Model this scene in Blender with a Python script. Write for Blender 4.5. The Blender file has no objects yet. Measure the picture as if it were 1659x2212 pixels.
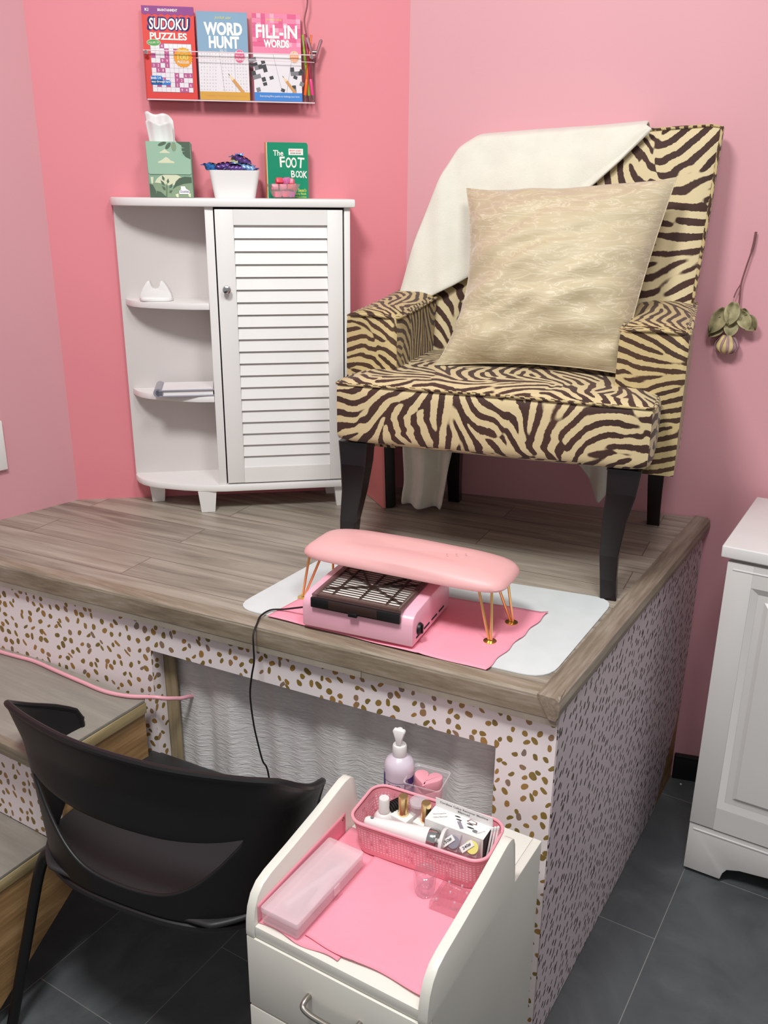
import bpy, bmesh, math, random
from mathutils import Vector, Matrix, noise
R = math.radians
SC = bpy.context.scene
COL = SC.collection
random.seed(7)

# ------------------------------------------------------------------ camera
PIT, ROL, YAW, FPX = R(19.6), R(.526), R(31.33), 1950.0
fw = Vector((-math.sin(YAW) * math.cos(PIT), math.cos(YAW) * math.cos(PIT), -math.sin(PIT)))
rt = Vector((math.cos(YAW), math.sin(YAW), 0))
up = rt.cross(fw)
rt2 = rt * math.cos(ROL) + up * math.sin(ROL)
up2 = up * math.cos(ROL) - rt * math.sin(ROL)
cd = bpy.data.cameras.new('camera')
cam = bpy.data.objects.new('camera', cd)
COL.objects.link(cam)
cam.matrix_world = Matrix(((rt2.x, up2.x, -fw.x, 0), (rt2.y, up2.y, -fw.y, 0), (rt2.z, up2.z, -fw.z, 1.5), (0, 0, 0, 1)))
cd.sensor_fit = 'HORIZONTAL'
cd.sensor_width = 36
cd.lens = 36 * FPX / 1659
cd.clip_start = .02
SC.camera = cam

# ------------------------------------------------------------------ light
W = bpy.data.worlds.new('world')
SC.world = W
W.use_nodes = True
W.node_tree.nodes['Background'].inputs[0].default_value = (1.0, .99, .985, 1)
W.node_tree.nodes['Background'].inputs[1].default_value = .37


def area(name, loc, tgt, size, power, col):
    l = bpy.data.lights.new(name, 'AREA')
    l.shape = 'DISK'
    l.size = size
    l.energy = power
    l.color = col
    o = bpy.data.objects.new(name, l)
    COL.objects.link(o)
    o.location = loc
    o.rotation_euler = (Vector(tgt) - Vector(loc)).to_track_quat('-Z', 'Y').to_euler()
    return o


area('ceiling_lamp_main', (-.62, .28, 2.55), (-.80, 1.3, .6), .36, 29, (1, .995, .98))
area('ceiling_lamp_right', (-.04, .72, 2.5), (-.2, 2.0, .7), .4, 14, (1, .99, .98))
SC.view_settings.view_transform = 'Standard'
SC.view_settings.look = 'None'
SC.view_settings.exposure = 0.0
SC.view_settings.gamma = 1.0
SC.view_settings.use_curve_mapping = False


# ------------------------------------------------------------------ helpers
def lin(h):
    h = h.lstrip('#')
    o = []
    for i in (0, 2, 4):
        c = int(h[i:i + 2], 16) / 255
        o.append(c / 12.92 if c <= .04045 else ((c + .055) / 1.055) ** 2.4)
    return (*o, 1)


def nodes(name):
    m = bpy.data.materials.new(name)
    m.use_nodes = True
    nt = m.node_tree
    return m, nt, nt.nodes, nt.links, nt.nodes['Principled BSDF']


def setp(b, **k):
    for a, v in k.items():
        b.inputs[a.replace('_', ' ')].default_value = v


def add_bump(nt, b, fac, strength, dist=.002):
    bp = nt.nodes.new('ShaderNodeBump')
    bp.inputs['Strength'].default_value = strength
    bp.inputs['Distance'].default_value = dist
    nt.links.new(fac, bp.inputs['Height'])
    nt.links.new(bp.outputs['Normal'], b.inputs['Normal'])


def mapping(nt, out, scale=(1, 1, 1), rot=(0, 0, 0), loc=(0, 0, 0)):
    tc = nt.nodes.new('ShaderNodeTexCoord')
    mp = nt.nodes.new('ShaderNodeMapping')
    mp.inputs['Scale'].default_value = scale
    mp.inputs['Rotation'].default_value = rot
    mp.inputs['Location'].default_value = loc
    nt.links.new(tc.outputs[out], mp.inputs['Vector'])
    return mp.outputs['Vector']


def noise_tex(nt, vec, scale, detail=3, rough=.5):
    n = nt.nodes.new('ShaderNodeTexNoise')
    n.inputs['Scale'].default_value = scale
    n.inputs['Detail'].default_value = detail
    n.inputs['Roughness'].default_value = rough
    nt.links.new(vec, n.inputs['Vector'])
    return n


def ramp(nt, fac, stops):
    r = nt.nodes.new('ShaderNodeValToRGB')
    while len(r.color_ramp.elements) < len(stops):
        r.color_ramp.elements.new(.5)
    for e, (p, c) in zip(r.color_ramp.elements, stops):
        e.position = p
        e.color = c if not isinstance(c, str) else lin(c)
    nt.links.new(fac, r.inputs['Fac'])
    return r.outputs['Color']


def mixc(nt, fac, a, b):
    m = nt.nodes.new('ShaderNodeMix')
    m.data_type = 'RGBA'
    if isinstance(fac, float):
        m.inputs['Factor'].default_value = fac
    else:
        nt.links.new(fac, m.inputs['Factor'])
    for s, v in (('A', a), ('B', b)):
        k = [i for i in m.inputs if i.name == s and i.type == 'RGBA'][0]
        if isinstance(v, (tuple, str)):
            k.default_value = lin(v) if isinstance(v, str) else v
        else:
            nt.links.new(v, k)
    return [o for o in m.outputs if o.type == 'RGBA'][0]


def math_n(nt, op, a, b=None, c=None):
    m = nt.nodes.new('ShaderNodeMath')
    m.operation = op
    for i, v in enumerate((a, b, c)):
        if v is None:
            continue
        if isinstance(v, (int, float)):
            m.inputs[i].default_value = v
        else:
            nt.links.new(v, m.inputs[i])
    return m.outputs[0]


def plain(name, h, rough=.5, metal=0.0, var=.06, vscale=8, bump=0, bscale=200, **k):
    """procedural paint, plastic, metal ...: base colour with a faint mottling and an optional grain"""
    m, nt, N, L, b = nodes(name)
    c = lin(h)
    v = mapping(nt, 'Object')
    n = noise_tex(nt, v, vscale, 2)
    d = tuple(x * (1 - var) for x in c[:3]) + (1,)
    e = tuple(min(1, x * (1 + var)) for x in c[:3]) + (1,)
    L.new(ramp(nt, n.outputs['Fac'], [(.3, d), (.7, e)]), b.inputs['Base Color'])
    setp(b, Roughness=rough, Metallic=metal, **k)
    if bump:
        add_bump(nt, b, noise_tex(nt, v, bscale, 3).outputs['Fac'], bump)
    return m


def clear(name, tint=(1, 1, 1, 1), gloss=.12, rough=.03):
    """thin clear plastic: mostly lets light straight through, with a fresnel sheen"""
    m, nt, N, L, b = nodes(name)
    tr = N.new('ShaderNodeBsdfTransparent')
    tr.inputs['Color'].default_value = tint
    gl = N.new('ShaderNodeBsdfGlossy')
    gl.inputs['Roughness'].default_value = rough
    lw = N.new('ShaderNodeLayerWeight')
    lw.inputs['Blend'].default_value = .35
    n = noise_tex(nt, mapping(nt, 'Object'), 30, 1)
    f = math_n(nt, 'MULTIPLY_ADD', math_n(nt, 'POWER', lw.outputs['Facing'], 2.5), .5, gloss)
    f = math_n(nt, 'MULTIPLY', f, math_n(nt, 'MULTIPLY_ADD', n.outputs['Fac'], .3, .7))
    mx = N.new('ShaderNodeMixShader')
    L.new(f, mx.inputs[0])
    L.new(tr.outputs[0], mx.inputs[1])
    L.new(gl.outputs[0], mx.inputs[2])
    L.new(mx.outputs[0], N['Material Output'].inputs['Surface'])
    return m


def frosted(name, h, dens=.6, rough=.35):
    """milky plastic: part of the light passes, the rest scatters"""
    m, nt, N, L, b = nodes(name)
    tr = N.new('ShaderNodeBsdfTransparent')
    n = noise_tex(nt, mapping(nt, 'Object'), 20, 2)
    L.new(ramp(nt, n.outputs['Fac'], [(.3, lin(h)), (.7, tuple(min(1, x * 1.06) for x in lin(h)[:3]) + (1,))]), b.inputs['Base Color'])
    setp(b, Roughness=rough)
    mx = N.new('ShaderNodeMixShader')
    mx.inputs[0].default_value = dens
    L.new(tr.outputs[0], mx.inputs[1])
    L.new(b.outputs[0], mx.inputs[2])
    L.new(mx.outputs[0], N['Material Output'].inputs['Surface'])
    return m


def zebra(name, dark, light, off=(0, 0, 0), scale=13.5, freq=3.1, oscale=4.2, lo=-1.7, hi=2.1, thr=.49):
    m, nt, N, L, b = nodes(name)
    v = mapping(nt, 'UV', loc=off)
    n1 = noise_tex(nt, v, oscale, 1)
    mr = N.new('ShaderNodeMapRange')
    for k, x in (('From Min', .3), ('From Max', .7), ('To Min', lo), ('To Max', hi)):
        mr.inputs[k].default_value = x
    L.new(n1.outputs['Fac'], mr.inputs['Value'])
    n2 = noise_tex(nt, v, 150, 2)
    wv = N.new('ShaderNodeVectorMath')
    wv.operation = 'SCALE'
    wv.inputs['Scale'].default_value = .004
    L.new(n2.outputs['Color'], wv.inputs[0])
    ad = N.new('ShaderNodeVectorMath')
    L.new(v, ad.inputs[0])
    L.new(wv.outputs[0], ad.inputs[1])
    g = N.new('ShaderNodeTexGabor')
    g.gabor_type = '2D'
    g.inputs['Scale'].default_value = scale
    g.inputs['Frequency'].default_value = freq
    g.inputs['Anisotropy'].default_value = 1
    L.new(ad.outputs[0], g.inputs['Vector'])
    L.new(mr.outputs['Result'], g.inputs['Orientation'])
    n3 = noise_tex(nt, v, 9, 2)
    dk = ramp(nt, n3.outputs['Fac'], [(.35, dark), (.7, tuple(min(1, x * 1.7) for x in lin(dark)[:3]) + (1,))])
    f = ramp(nt, g.outputs['Value'], [(thr - .012, (0, 0, 0, 1)), (thr + .012, (1, 1, 1, 1))])
    L.new(mixc(nt, f, dk, light), b.inputs['Base Color'])
    setp(b, Roughness=.75, Sheen_Weight=.12)
    add_bump(nt, b, noise_tex(nt, v, 900, 2).outputs['Fac'], .25, .001)
    return m


def speckle(name, bg, cols, scale, a, bb, rot, wob, rnd=.8, rough=.5, thresh=None):
    """paper printed with scattered strokes: one stroke per cell, each with its own turn and size"""
    m, nt, N, L, b = nodes(name)
    v = mapping(nt, 'UV')
    if wob:
        nz = noise_tex(nt, v, scale * 1.2, 1)
        s = N.new('ShaderNodeVectorMath')
        s.operation = 'SCALE'
        s.inputs['Scale'].default_value = wob
        L.new(nz.outputs['Color'], s.inputs[0])
        ad = N.new('ShaderNodeVectorMath')
        L.new(v, ad.inputs[0])
        L.new(s.outputs[0], ad.inputs[1])
        v = ad.outputs[0]
    vo = N.new('ShaderNodeTexVoronoi')
    vo.voronoi_dimensions = '2D'
    vo.inputs['Scale'].default_value = scale
    vo.inputs['Randomness'].default_value = rnd
    L.new(v, vo.inputs['Vector'])
    sub = N.new('ShaderNodeVectorMath')
    sub.operation = 'SUBTRACT'
    L.new(v, sub.inputs[0])
    L.new(vo.outputs['Position'], sub.inputs[1])
    sep = N.new('ShaderNodeSeparateColor')
    L.new(vo.outputs['Color'], sep.inputs[0])
    rr = N.new('ShaderNodeVectorRotate')
    rr.rotation_type = 'Z_AXIS'
    L.new(sub.outputs[0], rr.inputs['Vector'])
    L.new(math_n(nt, 'MULTIPLY_ADD', sep.outputs['Red'], rot[1] - rot[0], rot[0]), rr.inputs['Angle'])
    sx = N.new('ShaderNodeSeparateXYZ')
    L.new(rr.outputs[0], sx.inputs[0])
    la = math_n(nt, 'MULTIPLY_ADD', sep.outputs['Green'], a[1] - a[0], a[0])
    lb = math_n(nt, 'MULTIPLY_ADD', sep.outputs['Blue'], bb[1] - bb[0], bb[0])
    ex = math_n(nt, 'POWER', math_n(nt, 'ABSOLUTE', math_n(nt, 'DIVIDE', sx.outputs['X'], la)), 2.3)
    ey = math_n(nt, 'POWER', math_n(nt, 'ABSOLUTE', math_n(nt, 'DIVIDE', sx.outputs['Y'], lb)), 2.0)
    mask = ramp(nt, math_n(nt, 'ADD', ex, ey), [(.82, (1, 1, 1, 1)), (1.0, (0, 0, 0, 1))])
    spot = ramp(nt, math_n(nt, 'FRACT', math_n(nt, 'MULTIPLY', sep.outputs['Green'], 7.3)), cols)
    L.new(mixc(nt, mask, bg, spot), b.inputs['Base Color'])
    setp(b, Roughness=rough)
    return m


class G:
    """collects shapes into ONE mesh"""

    def __init__(s):
        s.v, s.f, s.m, s.sm, s.mats = [], [], [], [], []

    def add(s, vs, fs, mat, M=None, smooth=False):
        if mat not in s.mats:
            s.mats.append(mat)
        k, n = s.mats.index(mat), len(s.v)
        s.v += [(M @ Vector(p)) if M is not None else Vector(p) for p in vs]
        for f in fs:
            s.f.append([i + n for i in f])
            s.m.append(k)
            s.sm.append(smooth)
        return s

    def bmadd(s, bm, mat, M=None, smooth=True):
        bm.verts.ensure_lookup_table()
        for i, v in enumerate(bm.verts):
            v.index = i
        s.add([v.co.copy() for v in bm.verts], [[v.index for v in f.verts] for f in bm.faces], mat, M, smooth)
        bm.free()
        return s

    def box(s, lo, hi, mat, bev=0, seg=2, M=None):
        bm = bmesh.new()
        bmesh.ops.create_cube(bm, size=1)
        lo, hi = Vector(lo), Vector(hi)
        for v in bm.verts:
            v.co = Vector([(lo[i] + hi[i]) / 2 + v.co[i] * (hi[i] - lo[i]) for i in range(3)])
        if bev:
            bmesh.ops.bevel(bm, geom=bm.edges[:], offset=bev, segments=seg, affect='EDGES', profile=.5)
        return s.bmadd(bm, mat, M, bool(bev))

    def prism(s, poly, a, b, mat, axis='z', M=None, bev=0, smooth=False):
        """polygon extruded from a to b along an axis; poly is in the other two axes"""
        def P(p, t):
            return {'z': (p[0], p[1], t), 'y': (p[0], t, p[1]), 'x': (t, p[0], p[1])}[axis]
        n = len(poly)
        vs = [P(p, a) for p in poly] + [P(p, b) for p in poly]
        fs = [list(range(n))[::-1], list(range(n, 2 * n))] + [[i, (i + 1) % n, n + (i + 1) % n, n + i] for i in range(n)]
        bm = bmesh.new()
        bv = [bm.verts.new(p) for p in vs]
        for f in fs:
            bm.faces.new([bv[i] for i in f])
        bmesh.ops.recalc_face_normals(bm, faces=bm.faces[:])
        if bev:
            ed = [e for e in bm.edges if len(e.link_faces) == 2 and e.calc_face_angle(0) > R(40)]
            bmesh.ops.bevel(bm, geom=ed, offset=bev, segments=2, affect='EDGES', profile=.5)
        return s.bmadd(bm, mat, M, smooth or bool(bev))

    def flat(s, poly, y, mat, M=None):
        """a printed shape on an x-z face turned to -y"""
        return s.add([(p[0], y, p[1]) for p in poly], [list(range(len(poly)))], mat, M)

    def rect(s, x0, z0, x1, z1, y, mat, M=None):
        return s.flat([(x0, z0), (x1, z0), (x1, z1), (x0, z1)], y, mat, M)

    def ell(s, cx, cz, rx, rz, y, mat, n=24, a0=0, a1=360, M=None):
        return s.flat([(cx + rx * math.cos(R(a0 + (a1 - a0) * i / n)), cz + rz * math.sin(R(a0 + (a1 - a0) * i / n))) for i in range(n if a1 - a0 == 360 else n + 1)], y, mat, M)

    def tube(s, pts, r, mat, n=8, M=None, closed=False, caps=True):
        pts = [Vector(p) for p in pts]
        rs = r if isinstance(r, (list, tuple)) else [r] * len(pts)
        K = len(pts)
        vs, fs = [], []
        nrm = None
        for i, p in enumerate(pts):
            t = (pts[(i + 1) % K] - pts[i - 1]) if closed else (pts[min(i + 1, K - 1)] - pts[max(i - 1, 0)])
            t.normalize()
            if nrm is None:
                nrm = t.orthogonal().normalized()
            nrm = (nrm - t * nrm.dot(t)).normalized()
            bn = t.cross(nrm)
            for j in range(n):
                a = 2 * math.pi * j / n
                vs.append(p + (nrm * math.cos(a) + bn * math.sin(a)) * rs[i])
        for i in range(K if closed else K - 1):
            for j in range(n):
                q = (i + 1) % K
                fs.append([i * n + j, i * n + (j + 1) % n, q * n + (j + 1) % n, q * n + j])
        if caps and not closed:
            fs.append(list(range(n))[::-1])
            fs.append([(K - 1) * n + j for j in range(n)])
        return s.add(vs, fs, mat, M, True)

    def lathe(s, prof, mat, n=32, M=None, sx=1, sy=1):
        vs, fs = [], []
        for r, z in prof:
            for j in range(n):
                a = 2 * math.pi * j / n
                vs.append((r * math.cos(a) * sx, r * math.sin(a) * sy, z))
        for i in range(len(prof) - 1):
            for j in range(n):
                fs.append([i * n + j, i * n + (j + 1) % n, (i + 1) * n + (j + 1) % n, (i + 1) * n + j])
        if prof[0][0] > 1e-6:
            fs.append(list(range(n))[::-1])
        if prof[-1][0] > 1e-6:
            fs.append([(len(prof) - 1) * n + j for j in range(n)])
        return s.add(vs, fs, mat, M, True)

    def loft(s, rings, mat, M=None, caps=True, smooth=True):
        n = len(rings[0])
        vs = [p for r in rings for p in r]
        fs = [[i * n + j, i * n + (j + 1) % n, (i + 1) * n + (j + 1) % n, (i + 1) * n + j] for i in range(len(rings) - 1) for j in range(n)]
        if caps:
            fs += [list(range(n))[::-1], [(len(rings) - 1) * n + j for j in range(n)]]
        return s.add(vs, fs, mat, M, smooth)

    def grid(s, fn, nu, nv, mat, M=None, smooth=True):
        vs = [fn(i / nu, j / nv) for j in range(nv + 1) for i in range(nu + 1)]
        w = nu + 1
        fs = [[j * w + i, j * w + i + 1, (j + 1) * w + i + 1, (j + 1) * w + i] for j in range(nv) for i in range(nu)]
        return s.add(vs, fs, mat, M, smooth)

    def text(s, t, x, z, h, mat, y, width=None, align='CENTER', bold=0.0, shear=0.0, M=None, rot=0):
        cu = bpy.data.curves.new('t', 'FONT')
        cu.body = t
        cu.align_x = align
        cu.offset = bold
        cu.shear = shear
        cu.resolution_u = 3
        ob = bpy.data.objects.new('t', cu)
        COL.objects.link(ob)
        dg = bpy.context.evaluated_depsgraph_get()
        me = bpy.data.meshes.new_from_object(ob.evaluated_get(dg))
        vs = [v.co.copy() for v in me.vertices]
        fs = [list(p.vertices) for p in me.polygons]
        bpy.data.objects.remove(ob)
        bpy.data.curves.remove(cu)
        bpy.data.meshes.remove(me)
        if not vs:
            return s
        xs = [v.x for v in vs]
        ys = [v.y for v in vs]
        ky = h / max(.001, max(ys) - min(ys))
        kx = width / (max(xs) - min(xs)) if width else ky
        x0 = (max(xs) + min(xs)) / 2 if align == 'CENTER' else min(xs)
        y0 = min(ys)
        c, sn = math.cos(rot), math.sin(rot)
        out = []
        for v in vs:
            a, b = (v.x - x0) * kx, (v.y - y0) * ky
            out.append((x + a * c - b * sn, y, z + a * sn + b * c))
        return s.add(out, fs, mat, M)

    def build(s, name, parent=None, loc=(0, 0, 0), rotz=0, uv=False, world=False, solid=0, sub=0, sharp=38, off=0):
        loc = Vector(loc)
        T = Matrix.Translation(loc) @ Matrix.Rotation(rotz, 4, 'Z')
        vs = s.v
        if world:
            q = parent.matrix_basis.inverted() if parent else T.inverted()
            if parent and parent.parent:
                q = (parent.parent.matrix_basis @ parent.matrix_basis).inverted()
            vs = [q @ p for p in vs]
        me = bpy.data.meshes.new(name)
        me.from_pydata([tuple(p) for p in vs], [], s.f)
        for m in s.mats:
            me.materials.append(m)
        me.polygons.foreach_set('material_index', s.m)
        me.polygons.foreach_set('use_smooth', s.sm)
        me.update()
        if any(s.sm):
            me.set_sharp_from_angle(angle=R(sharp))
        if uv:
            ul = me.uv_layers.new(name='box')
            for p in me.polygons:
                n = p.normal
                a = (abs(n.x), abs(n.y), abs(n.z))
                k = a.index(max(a))
                for li in p.loop_indices:
                    c = me.vertices[me.loops[li].vertex_index].co
                    ul.data[li].uv = ((c.y + 3.1, c.z), (c.x, c.z), (c.x + 1.7, c.y + 2.3))[k]
        o = bpy.data.objects.new(name, me)
        COL.objects.link(o)
        if parent:
            o.parent = parent
        else:
            o.location = loc
            o.rotation_euler = (0, 0, rotz)
        if solid:
            md = o.modifiers.new('thickness', 'SOLIDIFY')
            md.thickness = solid
            md.offset = off
        if sub:
            md = o.modifiers.new('smooth', 'SUBSURF')
            md.levels = md.render_levels = sub
        return o


def tag(o, label, cat, group=None, kind=None):
    o['label'] = label
    o['category'] = cat
    if group:
        o['group'] = group
    if kind:
        o['kind'] = kind
    return o


def thing(name, label, cat, loc, rotz=0, group=None, kind=None, rx=0, ry=0):
    o = bpy.data.objects.new(name, None)
    COL.objects.link(o)
    o.location = loc
    o.rotation_euler = (rx, ry, rotz)
    o.matrix_basis = Matrix.Translation(loc) @ (Matrix.Rotation(rotz, 4, 'Z') @ Matrix.Rotation(ry, 4, 'Y') @ Matrix.Rotation(rx, 4, 'X'))
    o.empty_display_size = .05
    return tag(o, label, cat, group, kind)


def struct(o):
    o['kind'] = 'structure'
    return o


def spline(pts, n=8, closed=False):
    """Catmull-Rom through points"""
    P = [Vector(p) for p in pts]
    K = len(P)
    out = []
    for i in range(K if closed else K - 1):
        a, b, c, d = (P[(i + k) % K] if closed else P[min(max(i + k, 0), K - 1)] for k in (-1, 0, 1, 2))
        for j in range(n):
            t = j / n
            out.append(.5 * ((2 * b) + (c - a) * t + (2 * a - 5 * b + 4 * c - d) * t * t + (3 * b - a - 3 * c + d) * t ** 3))
    if not closed:
        out.append(P[-1])
    return out


def rrect(x0, y0, x1, y1, r, n=6):
    out = []
    for cx, cy, a in ((x1 - r, y0 + r, -90), (x1 - r, y1 - r, 0), (x0 + r, y1 - r, 90), (x0 + r, y0 + r, 180)):
        for i in range(n + 1):
            t = R(a + 90 * i / n)
            out.append((cx + r * math.cos(t), cy + r * math.sin(t)))
    return out


def lerp(a, b, t):
    return a + (b - a) * t


def interp(tab, x):
    if x <= tab[0][0]:
        return tab[0][1]
    for (a, p), (b, q) in zip(tab, tab[1:]):
        if x <= b:
            return p + (q - p) * (x - a) / (b - a)
    return tab[-1][1]


def RZ(deg, p=(0, 0, 0)):
    return Matrix.Translation(p) @ Matrix.Rotation(R(deg), 4, 'Z')


def RX(deg, p=(0, 0, 0)):
    return Matrix.Translation(p) @ Matrix.Rotation(R(deg), 4, 'X')


# ------------------------------------------------------------------ materials
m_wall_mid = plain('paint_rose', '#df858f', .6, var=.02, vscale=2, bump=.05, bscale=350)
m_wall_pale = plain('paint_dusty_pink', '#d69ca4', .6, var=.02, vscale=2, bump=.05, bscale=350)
m_white = plain('white_laminate', '#e5e3e1', .38, var=.02)
m_whitecab = plain('white_painted_mdf', '#d9d6d3', .42, var=.02)
m_trolley = plain('white_melamine', '#e6e4da', .35, var=.02)
m_black = plain('black_rubber', '#0b0a0b', .6, var=.1)
m_blackpl = plain('black_plastic', '#100f11', .42, var=.12, bump=.04, bscale=600)
m_seatlit = plain('black_plastic_lit', '#29282a', .5, var=.08, bump=.04, bscale=600)  # light from above painted into the seat's copy of the black plastic
m_backshade = plain('shaded_white_back', '#cfc9c6', .55, var=.02)  # shade of the open shelves put into the back panel's colour
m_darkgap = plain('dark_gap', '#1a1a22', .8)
m_chrome = plain('chrome', '#c9c9c9', .12, 1.0)
m_nickel = plain('brushed_nickel', '#b0aaa2', .3, 1.0)
m_gold = plain('gold_metal', '#f2cf8c', .3, 1.0)
m_goldcap = plain('gold_cap', '#f4dba2', .25, 1.0)
m_bronze = plain('bronze_screw', '#7a5a38', .4, .8)
m_leg = plain('espresso_wood', '#140a0d', .28, var=.2, vscale=20)
m_base = plain('black_baseboard', '#0c0e10', .4)
m_pinkpaper = plain('pink_paper', '#f49db0', .8, var=.03, vscale=14, bump=.15, bscale=500)
m_pinkpl = plain('pink_plastic', '#f0a3b0', .4, var=.02)
m_pinkleather = plain('pink_leatherette', '#e5adac', .45, var=.03, bump=.08, bscale=700)
m_pinkcable = plain('pink_cable', '#eaa9b4', .4)
m_pinkshell = plain('pink_gloss_shell', '#efb4c6', .3, var=.01)
m_paper = plain('white_paper', '#e9e7e6', .75, var=.02)
m_card = plain('white_card', '#eceae8', .5, var=.015)
m_ink = plain('dark_print', '#2c2c30', .6)
m_greyink = plain('grey_print', '#77777b', .6)
m_fleece = plain('cream_fleece', '#dad7ca', .95, var=.03, vscale=30, bump=.3, bscale=380, Sheen_Weight=.4)
m_acr = clear('clear_acrylic', (.99, .98, .985, 1), .02)
m_acrtint = clear('acrylic_edge', (.96, .93, .94, 1), .10)
m_edge = frosted('bright_acrylic_edge', '#f6e2e5', .75, .2)
m_block = clear('acrylic_block', (.97, .92, .93, 1), .2)
m_glass = clear('clear_glass', (.97, .97, .98, 1), .2, .02)
m_brownlid = frosted('smoked_brown_plastic', '#5b463f', .66, .25)
m_brownbar = plain('smoked_bar', '#35251f', .35)
m_frost = frosted('frosted_plastic', '#efd9de', .40, .45)
m_frostclear = frosted('cloudy_plastic', '#e2d8de', .35, .25)
m_mat = frosted('milky_silicone', '#dfe6e6', .86, .4)
m_silver = plain('silver_plastic', '#a9a7b4', .3, .5)
m_lilac = plain('lilac_lotion', '#dccfdc', .3)
m_purple = plain('purple_label', '#8466b8', .4)
m_dpurple = plain('deep_purple_print', '#4c3a86', .45)
m_stone = plain('grey_leaf', '#8f8a6e', .8)


def wood(name, a, b_, c, axis=0, sc=1.0, rough=.45, bump=.12, rot=(0, 0, 0)):
    m, nt, N, L, b = nodes(name)
    s = [14, 14, 14]
    s[axis] = 1.6
    v = mapping(nt, 'Object', tuple(x * sc for x in s), rot)
    n = noise_tex(nt, v, 3.0, 6, .62)
    n2 = noise_tex(nt, mapping(nt, 'Object', tuple(x * sc * (5 if i != axis else 2) for i, x in enumerate(s)), rot), 3, 4, .6)
    f = math_n(nt, 'MULTIPLY_ADD', n2.outputs['Fac'], .35, math_n(nt, 'MULTIPLY', n.outputs['Fac'], .65))
    L.new(ramp(nt, f, [(.34, a), (.5, b_), (.64, c)]), b.inputs['Base Color'])
    setp(b, Roughness=rough)
    add_bump(nt, b, f, bump, .0015)
    return m


m_nosing = wood('vinyl_oak_trim', '#6f6353', '#8b7f6c', '#a3978a', 0)
m_nosing_side = wood('vinyl_oak_trim_side', '#6b6053', '#877b6b', '#a09486', 1)
m_ply = wood('plywood', '#7b5c38', '#a07c50', '#b9966a', 1, .8, .55, .05)
m_tread = wood('vinyl_tread', '#88837a', '#938e84', '#9d988e', 0, .8, .4, .03)
m_ply2 = wood('knotty_plywood', '#7d5f3c', '#a27d52', '#bd9a6e', 1, .8, .55, .05, (R(-36), 0, 0))
m_lumber = wood('raw_lumber', '#8f7a52', '#a8946a', '#bba87f', 1, .9, .6, .05)
m_post = wood('raw_post', '#7d7055', '#99896a', '#ab9c7d', 2, .9, .6, .05)


def deck_mat():
    m, nt, N, L, b = nodes('vinyl_planks')
    v = mapping(nt, 'Object', rot=(0, 0, R(-5.9)))
    br = N.new('ShaderNodeTexBrick')
    br.offset = .37
    br.inputs['Scale'].default_value = 1
    br.inputs['Mortar Size'].default_value = .0012
    br.inputs['Mortar Smooth'].default_value = .3
    br.inputs['Brick Width'].default_value = .95
    br.inputs['Row Height'].default_value = .098
    br.inputs['Color1'].default_value = (.35, .35, .35, 1)
    br.inputs['Color2'].default_value = (.65, .65, .65, 1)
    br.inputs['Mortar'].default_value = (.3, .3, .3, 1)
    L.new(v, br.inputs['Vector'])
    sv = N.new('ShaderNodeVectorMath')
    sv.operation = 'MULTIPLY'
    sv.inputs[1].default_value = (2.2, 30, 1)
    L.new(v, sv.inputs[0])
    ad = N.new('ShaderNodeVectorMath')
    L.new(sv.outputs[0], ad.inputs[0])
    sc2 = N.new('ShaderNodeVectorMath')
    sc2.operation = 'SCALE'
    sc2.inputs['Scale'].default_value = 40
    L.new(br.outputs['Color'], sc2.inputs[0])
    L.new(sc2.outputs[0], ad.inputs[1])
    n = noise_tex(nt, ad.outputs[0], 1.3, 6, .6)
    n.inputs['Distortion'].default_value = .6
    sep = N.new('ShaderNodeSeparateColor')
    L.new(br.outputs['Color'], sep.inputs[0])
    f = math_n(nt, 'MULTIPLY_ADD', sep.outputs['Red'], .3, math_n(nt, 'MULTIPLY_ADD', n.outputs['Fac'], .75, -.03))
    c = ramp(nt, f, [(.3, '#6d6459'), (.47, '#968d80'), (.68, '#b5ad9f')])
    c2 = mixc(nt, br.outputs['Fac'], c, '#6e6258')
    L.new(c2, b.inputs['Base Color'])
    setp(b, Roughness=.42)
    add_bump(nt, b, n.outputs['Fac'], .12, .001)
    return m


m_deck = deck_mat()


def tile_mat():
    m, nt, N, L, b = nodes('slate_tiles')
    tc = N.new('ShaderNodeTexCoord')
    sx = N.new('ShaderNodeSeparateXYZ')
    L.new(tc.outputs['Object'], sx.inputs[0])
    cb = N.new('ShaderNodeCombineXYZ')
    L.new(math_n(nt, 'SUBTRACT', sx.outputs['Y'], 1.596), cb.inputs['X'])
    L.new(math_n(nt, 'ADD', sx.outputs['X'], .285), cb.inputs['Y'])
    br = N.new('ShaderNodeTexBrick')
    br.offset = .5
    br.inputs['Scale'].default_value = 1
    br.inputs['Mortar Size'].default_value = .0011
    br.inputs['Mortar Smooth'].default_value = .4
    br.inputs['Brick Width'].default_value = .506
    br.inputs['Row Height'].default_value = .256
    br.inputs['Color1'].default_value = (.3, .3, .3, 1)
    br.inputs['Color2'].default_value = (.7, .7, .7, 1)
    L.new(cb.outputs[0], br.inputs['Vector'])
    n = noise_tex(nt, tc.outputs['Object'], 5, 5, .6)
    n.inputs['Distortion'].default_value = 1.2
    f = math_n(nt, 'MULTIPLY_ADD', br.outputs['Color'], .25, math_n(nt, 'MULTIPLY', n.outputs['Fac'], .8))
    c = ramp(nt, f, [(.3, '#474b4e'), (.55, '#585c5e'), (.75, '#6b7072')])
    L.new(mixc(nt, br.outputs['Fac'], c, '#8b8a88'), b.inputs['Base Color'])
    setp(b, Roughness=.45)
    add_bump(nt, b, n.outputs['Fac'], .1, .001)
    return m


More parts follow.
